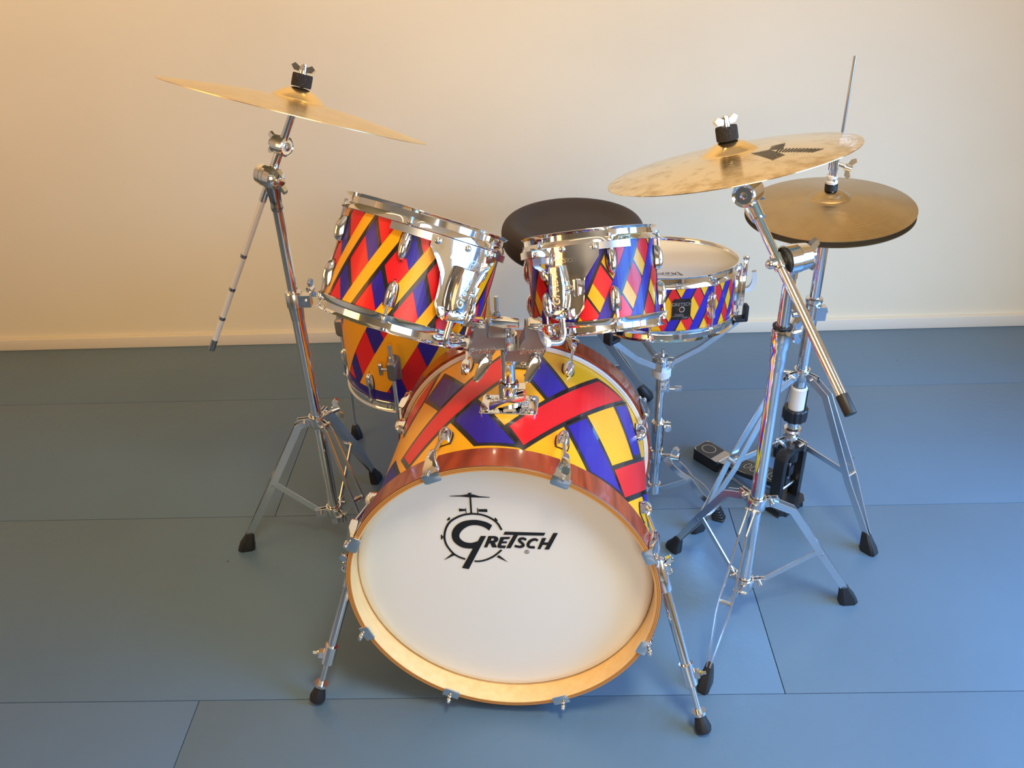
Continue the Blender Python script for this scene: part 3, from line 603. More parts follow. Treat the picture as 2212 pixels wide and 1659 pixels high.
mb.add([bo(x, y, .0025) for x, y in ((-.020, -.0150), (.006, -.0150), (.006, -.0156), (-.020, -.0156))], [(0, 1, 2, 3)], 'bright_steel'); mb.lathe(SC.P(th, SR+.002, .0005), SC.rad(th), [(.0072, 0), (.0066, .0016), (.0046, .0016), (.0042, 0)], 'chrome', 24); sub(mb.build('badge_lettering', snare, fix=False), bdg)
mb = MB(); V_, F_ = text_shape('REMO', .020); hc = SC.P(4, .116, .0643); hx = SC.tan(4); hy = SC.rad(4); mb.add([hc-hx*v[0]*1.25+hy*v[1]*-1*.9*-1 for v in V_] if False else [hc-hx*v[0]*1.25+hy*v[1]*.9 for v in V_], F_, 'ink')
zz = [(-.046, .013), (-.030, .009), (-.018, .016), (0, .010), (.018, .016), (.030, .009), (.046, .013)]; zz = [(x, y) for x, y in zz]
for (x0, y0), (x1, y1) in zip(zz[:-1], zz[1:]):
    mb.add([hc+hx*x0+hy*y0, hc+hx*x1+hy*y1, hc+hx*x1+hy*(y1+.002), hc+hx*x0+hy*(y0+.002)], [(0, 1, 2, 3)], 'ink')
for x0, x1 in ((-.046, -.036), (.046, .036)): mb.add([hc+hx*x0+hy*.013, hc+hx*x0*.93+hy*.013, hc+hx*x1*.93-hy*.011, hc+hx*x1-hy*.011], [(0, 1, 2, 3)], 'ink')
mb.build('printed_mark', snare, fix=False)
# strainer with white lever, on the far right
mb = MB(); th = 88; z_ = SC.rad(th); t_ = SC.tan(th); p = SC.P(th, SR+.012, -.002); mb.box(p, (.022, .07, .022), 'chrome', (t_, SC.n, z_)); mb.cyl(SC.P(th, SR+.02, .03), SC.P(th, SR+.02, .072), .005, 'chrome'); mb.cyl(SC.P(th, SR+.02, .070), SC.P(th, SR+.02, .080), .0075, 'chrome', seg=10); mb.build('strainer', snare, bevel=.002)
mb = MB(); c0 = SC.P(th+6, SR+.016, .002); mb.ribbon(fillet([c0+SC.n*-.012, c0+z_*.022+SC.n*-.006, c0+z_*.030+SC.n*.016, c0+z_*.026+SC.n*.036], .01), t_, .010, .016, 'white_plastic'); mb.build('strainer_lever', snare, smooth=50)

# ================================================================ floor tom
FC = Cyl((-.33, 2.085, .42), (0, 0, 1)); FR = .203
ftom = thing('floor_tom', 'floor tom with broad yellow diagonal bands over red and blue, standing on three chrome legs', 'drum', (-.33, 2.085, 0))
def ft_paint(mb, a, b):
    stripes(mb, FC, FR, 'blue', 10, 7.0, -85, 13.5, a, b, .0003, 0); stripes(mb, FC, FR, 'yellow', 8, -19, 188, 27, a, b, .0008, 0)
    paint(mb, FC, FR, [(-180, -.165), (180, -.165), (180, -.122), (-180, -.122)], 'blue', .0014, 3)
drum_shell(FC, FR, -.165, .165, 'red', ft_paint, ftom)
fl = [-42+45*k for k in range(8)]
rim(FC, FR, .165, 1, .030, fl, 'top_rim', ftom); rim(FC, FR, -.165, -1, .030, fl, 'bottom_rim', ftom); head(FC, FR+.001, 0.167, 'batter_head', ftom); head(FC, FR+.001, -.167, 'resonant_head', ftom)
for th in fl:
    inst(LUG, 'lug', ftom, FC.W(th, FR, .120, True)); inst(LUG, 'lug', ftom, FC.W(th, FR, -.120)); rod(FC, FR+.0095, th, .116, .153, ftom); rod(FC, FR+.0095, th, -.116, -.153, ftom)
for th, zt_, kk_ in ((-19.5, .455, 1), (86, .465, 1), (-106, .455, .12)):
    th_ = th; z_ = FC.rad(th_); t_ = FC.tan(th_); p = FC.P(th_, FR, 0); X = lambda r, h: A(*(FC.c*A(1, 1, 0)))+z_*r+A(0, 0, h)
    mb = MB(); hb_ = .38; mb.loft([[X(FR+r, hb_+y)+t_*x for x, y in rr(.014*k, .030*k, .010*k)] for r, k in ((.001, 1.25), (.003, 1.25), (.004, 1.0), (.026, .92), (.031, .75))], 'cast_metal'); mb.cyl(X(FR+.018, hb_+.026), X(FR+.018, hb_+.040), .0085, 'chrome'); mb.cyl(X(FR+.017, hb_)-t_*.012, X(FR+.017, hb_)-t_*.028, .004, 'steel'); mb.loft([[X(FR+.017, hb_)-t_*(.028+d)+z_*a+A(0, 0, b) for a, b in rr(.007, .018, .006)] for d in (0, .008)], 'chrome'); mb.build('leg_bracket', ftom, smooth=35)
    mb = MB(); rl = FR+.018; mb.tube(fillet([X(rl, zt_), X(rl, .17), X(rl+.012*kk_, .135), X(rl+.034*kk_, .095), X(rl+.036*kk_, .040)], .03), .0058, 'chrome'); lg_ = mb.build('leg', ftom)
    mb = MB(); mb.lathe(X(rl+.036*kk_, 0), (0, 0, 1), [(.0175, 0), (.018, .006), (.0125, .034), (.0085, .044), (.006, .046)], 'rubber', 20, cap=True); sub(mb.build('rubber_tip', ftom), lg_)

# ================================================================ stands
def rubber_foot(root, P, out, par, w=.026, l=.042, h=.052, name='rubber_foot'):
    out = unit(A(out[0], out[1], 0)); s = A(-out[1], out[0], 0); P = A(P[0], P[1], 0); mb = MB(); rings = []
    for z, dl, k, kw in ((0, .0, .92, .92), (.006, .0, 1, 1), (.022, -.004, .86, .95), (.040, -.012, .58, .74), (h, -.016, .42, .58)):
        rings.append([P+out*(dl+x*l*k)+s*y*w*kw+A(0, 0, z) for x, y in ((.5, .32), (.32, .5), (-.32, .5), (-.5, .32), (-.5, -.32), (-.32, -.5), (.32, -.5), (.5, -.32))])
    mb.loft(rings, 'rubber')
    return sub(mb.build(name, root, smooth=28), par)
def tripod(root, C0, feet, zc, zl, knee=.55, rc=.019, bend=.06, wbar=.017, spread=(.0075, .0075, .013, .013, .0035), sag=.0, brace_z=None, jog=.5):
    """three double-bar legs from an upper collar to rubber feet, braced to a lower collar"""
    C0 = A(C0[0], C0[1], 0)
    for f in feet:
        f = A(f[0], f[1], 0); o = f-C0; Lh = np.linalg.norm(o); o = o/Lh; s = A(-o[1], o[0], 0)
        p0 = C0+o*(rc+.012)+A(0, 0, zc); p1 = C0+o*(rc+.012+bend)+A(0, 0, zc-bend*.55); p4 = C0+o*(Lh-.012)+A(0, 0, .042)
        pts = [p0, p1]; d = p4-p1
        ks = [0, 0]
        for t, off in ((knee-.03, 2), (knee+.03, 3), (jog+.08+knee*.0, 3), (.95, 4), (1., 4)):
            pts.append(p1+d*t+A(0, 0, sag*math.sin(math.pi*t))); ks.append(off)
        order = sorted(range(len(pts)), key=lambda i: i if i < 2 else 2+((pts[i]-p1)@d))
        pts = [pts[i] for i in order]; offs = [spread[ks[i]] for i in order]; offs[0] = spread[0]; offs[1] = spread[1]
        mb = MB()
        for sg in (-1, 1): mb.ribbon(pts, s, wbar, .0026, 'bright_steel', [q*sg for q in offs])
        leg = mb.build('leg', root, smooth=25)
        kp = p1+d*knee; lo = C0+o*(rc+.014)+A(0, 0, zl)
        mb = MB(); mb.ribbon([lo, kp], s, wbar*.82, .0028, 'bright_steel'); mb.build('brace', root)
        for q in (kp, p0, lo):
            mb = MB(); mb.cyl(q-s*.0145, q+s*.0145, .0048, 'steel', seg=12); sub(mb.build('rivet', root), leg)
        rubber_foot(root, f, o, leg)
    for z, nm in ((zc, 'upper_collar'), (zl, 'lower_collar')):
        mb = MB(); mb.lathe(C0+A(0, 0, z-.014), (0, 0, 1), [(rc-.004, 0), (rc, 0), (rc+.001, .003), (rc+.001, .026), (rc, .030), (rc-.004, .030)], 'steel', 32, closed=True)
        for f in feet:
            o = unit(A(f[0], f[1], 0)-C0); s = A(-o[1], o[0], 0)
            for sg in (-1, 1): mb.box(C0+o*(rc+.012)+s*sg*.0042+A(0, 0, z), (.030, .0026, .022), 'steel', (o, s, A(0, 0, 1)))
        mb.build(nm, root, smooth=30)
def felt_nut(root, P, n, s=1., up=(1, 0, 0), name='wing_nut'):
    n = unit(n); P = A(*P); mb = MB()
    mb.lathe(P, n, [(.003, 0), (.0168*s, 0), (.0172*s, .004), (.0172*s, .021), (.0165*s, .024), (.003, .024)], 'felt', 28, closed=True); mb.build('felt', root)
    mb = MB(); mb.cyl(P+n*.024, P+n*.030, .0075*s, 'chrome'); wing(mb, P+n*.024, n, up, 'chrome', .92*s, .35); mb.cyl(P+n*.03, P+n*.042, .0033, 'steel', seg=10); mb.build(name, root)
def cymbal(name, label, P, n, R, bow, bell_r, bell_h, m, cat='cymbal', group=None, under=False, th=.0011):
    n = unit(n); u, v, _ = frame(n); mb = MB(); prof = []
    for i in range(13):
        t = i/12; r = .0055+(bell_r-.0055)*t; prof.append((r, bow+bell_h*(math.cos(t*math.pi/2)**.9)))
    rb = bell_r
    for i in range(1, 25):
        t = i/24; r = rb+(R-rb)*t; prof.append((r, bow*(1-t**1.45)))
    full = prof+[(R, -th)]+[(r, h-th) for r, h in prof[::-1]]
    mb.lathe((0, 0, 0), (0, 0, 1), full, m, 128, closed=True); me = mb.mesh(name, smooth=60)
    o = bpy.data.objects.new(name, me); COL.objects.link(o); W = mtx(u, v, n, A(*P))
    if under: W = mtx(u, -v, -n, A(*P))
    o.matrix_world = W; tag(o, label, cat, group)
    top = lambda r: np.interp(r, [q[0] for q in prof], [q[1] for q in prof])
    return o, top, (u, v, n)

# ---------------------------------------------------------------- left boom cymbal stand
ls = thing('cymbal_stand', 'chrome boom cymbal stand left of the floor tom, boom rod hanging down on its left', 'cymbal stand', (-.527, 1.674, 0), 'boom cymbal stands')
LX, LY = -.527, 1.674; Lz = lambda z, dx=0, dy=0: A(LX+dx, LY+dy, z)
tripod(ls, (LX, LY), [(-.755, 1.628), (-.462, 1.898), (-.372, 1.512)], .362, .085, knee=.50, wbar=.017, bend=.016)
mb = MB(); mb.cyl(Lz(.05), Lz(.70), .0138, 'chrome', seg=28); mb.build('lower_tube', ls)
mb = MB(); mb.cyl(Lz(.69), Lz(.905), .0106, 'chrome', seg=28); mb.build('upper_tube', ls)
mb = MB(); mb.lathe(Lz(.665), (0, 0, 1), [(.0145, -.03), (.0165, 0), (.0185, .002), (.0185, .034), (.0165, .037), (.011, .038)], 'steel', 32); mb.box(Lz(.683, .025, -.004), (.026, .022, .028), 'steel'); mb.cyl(Lz(.683, .026, -.02), Lz(.683, .026, .012), .0055, 'chrome'); mb.build('height_clamp', ls, smooth=35)
mb = MB(); wing(mb, Lz(.695, .03, .014), (.35, .9, .1), (0, 0, 1)); mb.build('wing_nut', ls)
mb = MB(); wing(mb, Lz(.378, .035, .018), (.9, .25, .2), (0, .2, 1), s=1.1); mb.cyl(Lz(.366, .012, .01), Lz(.378, .036, .018), .004, 'chrome'); mb.build('wing_nut', ls)
HD = Lz(.955); ax = unit(A(.75, -.66, -.05))
mb = MB(); mb.lathe(Lz(.885), (0, 0, 1), [(.0108, 0), (.0128, .004), (.0128, .010), (.0118, .014), (.0125, .030), (.0175, .060)], 'dark_chrome', 28); mb.cyl(HD-ax*.030, HD-ax*.0135, .0225, 'chrome', .0235, 32); mb.cyl(HD-ax*.0125, HD-ax*.001, .0235, 'chrome', seg=32); mb.cyl(HD, HD+ax*.016, .0235, 'chrome', .021, 32); mb.lathe(HD+ax*.016, ax, [(.021, 0), (.016, .006), (.006, .009), (.001, .0095)], 'chrome', 24); mb.build('boom_tilter', ls, smooth=35)
mb = MB(); wing(mb, HD+ax*.020, ax, (.1, .1, -1), s=1.1); mb.build('wing_nut', ls)
B0 = ony(457, 755, 1.69); B1 = ony(606, 322, 1.685); bd = unit(B1-B0); BL = np.linalg.norm(B1-B0)
mb = MB(); mb.cyl(B0+bd*.03, B1-bd*.10, .0066, 'satin_rod', seg=20)
for t in (.0, .17, .325, .495): mb.cyl(B0+bd*BL*t, B0+bd*(BL*t+(.03 if t == 0 else .008)), .0071, 'dark_chrome', seg=20)
mb.cyl(B1-bd*.12, B1-bd*.035, .0084, 'chrome', seg=20); mb.cyl(B1-bd*.045, B1-bd*.005, .0098, 'chrome', seg=20); mb.build('boom_rod', ls, smooth=30)
LCn = unit(A(.27, .27, .92)); LC = ony(641, 240, 1.655); J = B1+bd*.008; ax2 = unit(A(.86, -.5, -.12))
mb = MB(); mb.cyl(J-ax2*.016, J+ax2*.002, .0185, 'chrome', .0195, 32); mb.cyl(J+ax2*.003, J+ax2*.014, .0205, 'chrome', .0195, 32); mb.lathe(J+ax2*.014, ax2, [(.0195, 0), (.0165, .0015), (.0145, -.0005), (.009, -.0005), (.0075, .003), (.001, .0035)], 'chrome', 28); mb.build('cymbal_tilter', ls, smooth=35)
mb = MB(); wing(mb, J-ax2*.016, -ax2, (.2, .1, 1), s=.9); mb.build('wing_nut', ls)
seat_ = LC+LCn*.036; mb = MB(); mb.cyl(J, J+(seat_-J)*.62, .0088, 'chrome', .0078, 20); mb.cyl(J+(seat_-J)*.55, seat_+unit(seat_-J)*.03, .0045, 'chrome', seg=14); mb.build('cymbal_rod', ls)
felt_nut(ls, LC+LCn*.0445, LCn, 1.1, (1, -.2, 0))
cymbal('crash_cymbal', 'golden crash cymbal on the left stand, seen almost edge-on', LC, LCn, .252, .020, .052, .0235, 'cymbal_gold')

# ---------------------------------------------------------------- right boom cymbal stand
RXs, RYs = .452, 1.398; Rz = lambda z, dx=0, dy=0: A(RXs+dx, RYs+dy, z)
rs = thing('cymbal_stand', 'chrome boom cymbal stand nearest the camera at right, black capped boom slanting down', 'cymbal stand', (RXs, RYs, 0), 'boom cymbal stands')
tripod(rs, (RXs, RYs), [(.328, 1.600), (.700, 1.416), (.333, 1.185)], .318, .085, knee=.50, wbar=.0155, bend=.05)
mb = MB(); mb.cyl(Rz(.06), Rz(.725), .0138, 'chrome', seg=28); mb.build('lower_tube', rs)
mb = MB(); mb.cyl(Rz(.70), Rz(.845), .0112, 'chrome', seg=28); mb.build('upper_tube', rs)
mb = MB(); mb.lathe(Rz(.68), (0, 0, 1), [(.0150, -.035), (.0165, -.012), (.0165, .010), (.0185, .014), (.0185, .046), (.0172, .052), (.0115, .053)], 'chrome', 32); mb.lathe(Rz(.735), (0, 0, 1), [(.018, 0), (.0185, .003), (.012, .004)], 'rubber', 24); mb.build('height_clamp', rs, smooth=35)
mb = MB(); wing(mb, Rz(.715, .022, .012), (.9, .4, 0), (0, 0, 1), s=1.1); mb.cyl(Rz(.715), Rz(.715, .024, .013), .0045, 'chrome'); mb.build('wing_nut', rs)
bA = ony(1630, 455, 1.465); bB = ony(1838, 896, 1.165); bd = unit(bB-bA); BLn = np.linalg.norm(bB-bA)
mb = MB(); mb.cyl(bA, bB-bd*.030, .0086, 'chrome', seg=24); bo_ = mb.build('boom_rod', rs)
mb = MB(); mb.cyl(bB-bd*.036, bB, .0104, 'rubber', seg=24); sub(mb.build('end_cap', rs, bevel=.0015), bo_)
HR = Rz(.868); tq = ((HR-bA)@bd); near = bA+bd*tq; axr = unit(HR-near+A(.02, .006, .004))
mb = MB(); mb.cyl(Rz(.835), Rz(.853), .0128, 'chrome'); mb.cyl(near+axr*.010, near+axr*.012, .0235, 'rubber', seg=32); mb.cyl(near+axr*.012, near+axr*.034, .0262, 'chrome', seg=36); mb.cyl(near+axr*.0345, near+axr*.056, .0262, 'chrome', .0235, 36); mb.cyl(near-axr*.016, near+axr*.012, .0095, 'chrome'); mb.cyl(near-bd*.013, near+bd*.013, .0125, 'chrome', seg=24); mb.build('boom_tilter', rs, smooth=35)
mb = MB(); mb.ball(near-axr*.017, .0095, 'chrome', sc=(1, 1, 1)); mb.build('tilter_knob', rs)
mb = MB(); wing(mb, near+axr*.054, axr, (.3, .1, 1), s=1.25); mb.build('wing_nut', rs)
J = ony(1613, 418, 1.478); axj = unit(A(-.55, -.80, .0)); RCn = unit(A(-.187, .178, .966)); RC = A(.353, 1.514, 1.009)
mb = MB(); mb.cyl(J-bd*.0+axj*0, J+(bA-J)*1.0, .0098, 'chrome'); mb.cyl(bA-bd*.03, bA+bd*.018, .0135, 'chrome', .0125, 24); mb.build('boom_sleeve', rs)
mb = MB(); mb.cyl(J-axj*.026, J+axj*.014, .0222, 'chrome', seg=36); mb.lathe(J+axj*.014, axj, [(.0222, 0), (.0205, .003), (.0160, .0005), (.0150, -.001), (.007, -.001), (.006, .002), (.001, .003)], 'chrome', 32); mb.cyl(J-axj*.0265, J-axj*.036, .019, 'chrome', .013, 24); mb.build('cymbal_tilter', rs, smooth=35)
mb = MB(); wing(mb, J-axj*.035, -axj, (.5, 0, -.9), s=1.2, lift=.6); mb.build('wing_nut', rs)
ct = RC+RCn*.034; mb = MB(); mb.cyl(J-RCn*.012+A(-.012, .004, 0), ct, .0075, 'chrome', .0062); mb.cyl(ct-RCn*.01, ct+RCn*.045, .0042, 'chrome', seg=14); mb.build('cymbal_rod', rs)
felt_nut(rs, RC+RCn*.0395, RCn, 1.12, (1, .5, 0))
ride, rtop, (cu_, cv_, cn_) = cymbal('ride_cymbal', 'brilliant ride cymbal with striped black K logo on the right stand', RC, RCn, .222, .019, .052, .020, 'cymbal_brilliant')
# striped K printed on the cymbal (local cymbal coordinates)
def on_ride(px, py):
    W = np.array(ride.matrix_world.inverted()); r = ray(px, py); o = W[:3, :3] @ CPOS+W[:3, 3]; d = W[:3, :3] @ r; h = .012
    for _ in range(12):
        q = o+d*((h-o[2])/d[2]); h = float(rtop(math.hypot(q[0], q[1])))
    return q[:2]
sK = .18083; kp_ = lambda x, y: on_ride(1500+x*sK, 240+y*sK)
mb = MB()
def quad_stripes(a, b, c, d, n, fill=.6):
    """stripes running from edge a-b to edge d-c"""
    for i in range(n):
        t0 = i/n; t1 = (i+fill)/n; P = []
        L = 6
        for k in range(L+1):
            s_ = k/L
            for t in (t0, t1):
                p = (a*(1-t)+b*t)*(1-s_)+(d*(1-t)+c*t)*s_; P.append(A(p[0], p[1], float(rtop(math.hypot(*p)))+.0004))
        mb.add(P, [(2*k, 2*k+1, 2*k+3, 2*k+2) for k in range(L)], 'ink')
quad_stripes(kp_(890, 462), kp_(665, 508), kp_(930, 590), kp_(1085, 525), 9, .5)
def bars(a, b, c, d, n, fill):
    for i in range(n):
        t0, t1 = i/n, (i+fill)/n; P = []
        for t in (t0, t1):
            for e0, e1 in ((a, d), (b, c)):
                p = e0*(1-t)+e1*t; P.append(A(p[0], p[1], float(rtop(math.hypot(*p)))+.0005))
        mb.add(P, [(0, 1, 3, 2)], 'ink')
bars(kp_(890, 466), kp_(1062, 450), kp_(1092, 378), kp_(925, 415), 5, .5)
bars(kp_(1010, 448), kp_(970, 490), kp_(1425, 494), kp_(1575, 450), 13, .5)
o = mb.build('printed_logo', None, fix=False); o.parent = ride

# ---------------------------------------------------------------- hi-hat
HX, HY = .640, 1.785; Hz = lambda z, dx=0, dy=0: A(HX+dx, HY+dy, z)
hs = thing('hi_hat_stand', 'chrome hi-hat stand with black pedal frame and footboard at the right of the snare', 'hi-hat stand', (HX, HY, 0))
tripod(hs, (HX, HY), [(.398, 1.668), (.803, 1.580), (.682, 1.985)], .392, .198, knee=.56, rc=.019, bend=.045, wbar=.018, spread=(.008, .008, .013, .014, .004))
mb = MB(); mb.cyl(Hz(.165), Hz(.60), .0140, 'chrome', seg=28); mb.build('lower_tube', hs)
mb = MB(); mb.cyl(Hz(.55), Hz(.775), .0122, 'chrome', seg=28); mb.build('upper_tube', hs)
mb = MB(); mb.cyl(Hz(.30), Hz(1.128), .0033, 'steel', seg=12); mb.build('pull_rod', hs)
mb = MB(); mb.lathe(Hz(.55), (0, 0, 1), [(.0145, -.004), (.018, 0), (.018, .034), (.013, .036)], 'steel', 28); mb.box(Hz(.568, .012, -.018), (.024, .018, .034), 'steel'); mb.cyl(Hz(.568, -.03, -.012), Hz(.568, .03, -.012), .0045, 'chrome'); mb.lathe(Hz(.588), (0, 0, 1), [(.013, 0), (.0195, .001), (.0195, .010), (.013, .012)], 'steel', 28); mb.build('height_clamp', hs, smooth=35)
mb = MB(); wing(mb, Hz(.566, -.030, -.012), (-1, -.1, -.15), (0, .2, 1), s=1.2); mb.build('wing_nut', hs)
mb = MB(); wing(mb, Hz(.395, -.045, .01), (-1, .1, 0), (0, 0, 1), s=1.3); mb.cyl(Hz(.394, -.015, 0), Hz(.395, -.047, .01), .005, 'steel'); mb.build('wing_nut', hs)
mb = MB(); mb.lathe(Hz(.272), (0, 0, 1), [(.0145, 0), (.0200, .0), (.0200, .082), (.0155, .086)], 'white_plastic', 28); mb.box(Hz(.32, .0185, -.009), (.004, .006, .06), 'rubber', (unit(A(.9, -.44, 0)), unit(A(.44, .9, 0)), A(0, 0, 1))); mb.build('spring_sleeve', hs, smooth=35)
mb = MB(); mb.lathe(Hz(.262), (0, 0, 1), [(.0145, .004), (.029, 0), (.0305, .003), (.0305, .031), (.0285, .034), (.021, .034)], 'black_plastic', 48, mod=lambda th, i: -.0018*(1 if (th % 30) < 8 else 0) if i in (1, 2, 3, 4) else 0); mb.build('tension_dial', hs, smooth=30)
mb = MB(); mb.lathe(Hz(.222), (0, 0, 1), [(.0142, 0), (.021, .001), (.0235, .006), (.021, .012), (.0142, .014)], 'steel', 28); mb.build('lock_ring', hs)
# hats and clutch
hat_n = unit(A(-.066, -.03, .997)); HT = A(.646, 1.81, .808)*.0+A(.642, 1.795, .812)
cymbal('hi_hat_cymbal', 'upper bronze hi-hat cymbal with lathed grooves, below the clutch', HT, hat_n, .178, .022, .043, .017, 'cymbal_bronze', group='hi-hat pair')
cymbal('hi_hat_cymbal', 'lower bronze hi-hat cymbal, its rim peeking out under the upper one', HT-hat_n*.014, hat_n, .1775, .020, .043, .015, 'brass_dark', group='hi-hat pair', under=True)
cb = HT+hat_n*.040; mb = MB(); mb.lathe(cb, hat_n, [(.004, 0), (.0135, 0), (.0135, .013), (.004, .014)], 'rubber', 24); mb.lathe(cb+hat_n*.014, hat_n, [(.004, 0), (.0125, .001), (.0125, .006), (.009, .009), (.009, .012), (.0120, .013), (.0120, .018), (.006, .020)], 'white_plastic', 24); mb.cyl(cb+hat_n*.03, cb+hat_n*.072, .0072, 'chrome', seg=20); mb.cyl(cb+hat_n*.045, cb+hat_n*.074, .0105, 'chrome', seg=24); q = cb+hat_n*.060; d_ = unit(A(.85, -.35, -.25)); mb.cyl(q, q+d_*.030, .0048, 'chrome'); wing(mb, q+d_*.024, d_, (.3, .2, 1), s=.95); mb.build('clutch', hs, smooth=35)
# pedal
pd_ = unit(A(-.62, .785, 0)); ps = A(-pd_[1], pd_[0], 0)*-1; PF = A(.640, 1.762, 0)
mb = MB(); hw = .040; sec = lambda c, t0, t1: None
def frame_bar(pts, w, t):
    mb.ribbon(pts, pd_, w, t, 'black_plastic')
frame_bar(fillet([PF-ps*hw+A(0, 0, .006), PF-ps*hw+A(0, 0, .172), PF-ps*hw*.5+A(0, 0, .186), PF+ps*hw*.5+A(0, 0, .186), PF+ps*hw+A(0, 0, .172), PF+ps*hw+A(0, 0, .006)], .016), .015, .030)
mb.build('pedal_frame', hs, bevel=.002)
mb = MB(); mb.prism([PF+ps*x+pd_*y+A(0, 0, .002) for x, y in ((-.052, -.026), (-.034, -.036), (.034, -.036), (.052, -.02), (.052, .03), (-.052, .03))], 'black_plastic', A(0, 0, .018)); mb.build('frame_foot', hs, bevel=.003)
mb = MB(); mb.cyl(PF+A(0, 0, .15), PF+A(0, 0, .182), .017, 'black_plastic'); mb.cyl(PF+A(0, 0, .09), PF+A(0, 0, .16), .0042, 'steel'); mb.box(PF+A(0, 0, .118)+ps*.0, (.020, .016, .03), 'black_plastic', (ps, pd_, A(0, 0, 1))); mb.box(PF+A(0, 0, .085), (.018, .006, .05), 'rubber', (ps, pd_, A(0, 0, 1))); mb.cyl(PF-ps*.018+A(0, 0, .062), PF+ps*.03+A(0, 0, .066), .005, 'steel'); mb.build('pull_linkage', hs, bevel=.001)
toe = PF+pd_*.006+A(0, 0, .078); mid = PF+pd_*.195+A(0, 0, .040); nrm = unit(np.cross(ps, mid-toe)); nrm = nrm if nrm[2] > 0 else -nrm; along = unit(mid-toe)
mb = MB(); o_ = [(-.024, 0), (.024, 0), (.030, .05), (.034, .11), (.030, .165), (.030, .196), (-.030, .196), (-.030, .165), (-.034, .11), (-.030, .05)]
base_ = lambda x, y, z=0.: toe+ps*x+along*y+nrm*z
mb.prism([base_(x, y, -.013) for x, y in o_], 'black_plastic', nrm*.0115); mb.prism([base_(x*.98, .001+y*.985, -.0014) for x, y in o_], 'pedal_edge', nrm*.0014); fb = mb.build('footboard', hs, bevel=.0012)
mb = MB(); mb.prism([base_(x*.88, .005+y*.82, .0003) for x, y in o_], 'pedal_black', nrm*.0006); sub(mb.build('tread', hs), fb)
def ring2(mb, o, ex, ey, rx, ry, w, m, up, n=28, a0=0, a1=360):
    P = []
    for i in range(n+1):
        a = math.radians(a0+(a1-a0)*i/n); P += [o+ex*rx*math.cos(a)+ey*ry*math.sin(a)+up*.0008, o+ex*(rx-w)*math.cos(a)+ey*(ry-w)*math.sin(a)+up*.0008]
    mb.add(P, [(2*i, 2*i+1, 2*i+3, 2*i+2) for i in range(n)], m)
mb = MB()
ring2(mb, base_(0, .030, .001), ps, along, .021, .021, .0025, 'pedal_edge', nrm); ring2(mb, base_(0, .030, .001), ps, along, .010, .010, .002, 'pedal_edge', nrm)
ring2(mb, base_(0, .070, .001), ps, along, .019, .013, .0025, 'pedal_edge', nrm, a0=-50, a1=230); ring2(mb, base_(0, .096, .001), ps, along, .017, .011, .0025, 'pedal_edge', nrm); ring2(mb, base_(0, .120, .001), ps, along, .014, .009, .0022, 'pedal_edge', nrm); ring2(mb, base_(0, .143, .001), ps, along, .012, .008, .002, 'pedal_edge', nrm, a0=0, a1=200)
sub(mb.build('raised_lettering', hs, fix=False), fb)
hl0 = PF+pd_*.205; mb = MB(); mb.prism([hl0+ps*x+pd_*y+A(0, 0, .006) for x, y in [(-.031, 0), (.031, 0)]+[(.031-.012*(1-math.cos(a)), .075+.014*math.sin(a)) for a in (0, .5, 1, 1.57)]+[(-.031+.012*(1-math.cos(a)), .075+.014*math.sin(a)) for a in (1.57, 1, .5, 0)]], 'black_plastic', A(0, 0, .0285)); mb.prism([hl0+ps*x*.975+pd_*(y*.985+.0005)+A(0, 0, .0346) for x, y in [(-.031, 0), (.031, 0)]+[(.031-.012*(1-math.cos(a)), .075+.014*math.sin(a)) for a in (0, .5, 1, 1.57)]+[(-.031+.012*(1-math.cos(a)), .075+.014*math.sin(a)) for a in (1.57, 1, .5, 0)]], 'pedal_edge', A(0, 0, .0014)); hp_ = mb.build('heel_plate', hs, bevel=.0015)
mb = MB(); mb.prism([hl0+ps*x+pd_*y+A(0, 0, .0363) for x, y in ((-.028, .022), (.028, .022), (.028, .074), (.020, .085), (-.020, .085), (-.028, .074))], 'pedal_black', A(0, 0, .0006)); ring2(mb, hl0+pd_*.054+A(0, 0, .0368), ps, pd_, .019, .021, .0025, 'pedal_edge', A(0, 0, 1)); sub(mb.build('tread', hs), hp_)
mb = MB(); mb.box(hl0+pd_*.04+A(0, 0, .010), (.060, .085, .018), 'black_plastic', (ps, pd_, A(0, 0, 1))); sub(mb.build('heel_base', hs), hp_)
mb = MB()
for i in range(5): mb.cyl(hl0-pd_*.005+ps*(-.028+i*.0115)+A(0, 0, .036), hl0-pd_*.005+ps*(-.0175+i*.0115)+A(0, 0, .036), .004 if i % 2 else .0045, 'bright_steel', seg=10)
sub(mb.build('hinge', hs), hp_)
mb = MB(); mb.tube([PF-ps*.036+A(0, 0, .008), hl0-ps*.02+A(0, 0, .010)], .0028, 'steel', 8); mb.tube([PF+ps*.036+A(0, 0, .008), hl0+ps*.02+A(0, 0, .010)], .0028, 'steel', 8); mb.build('spreader_rods', hs)

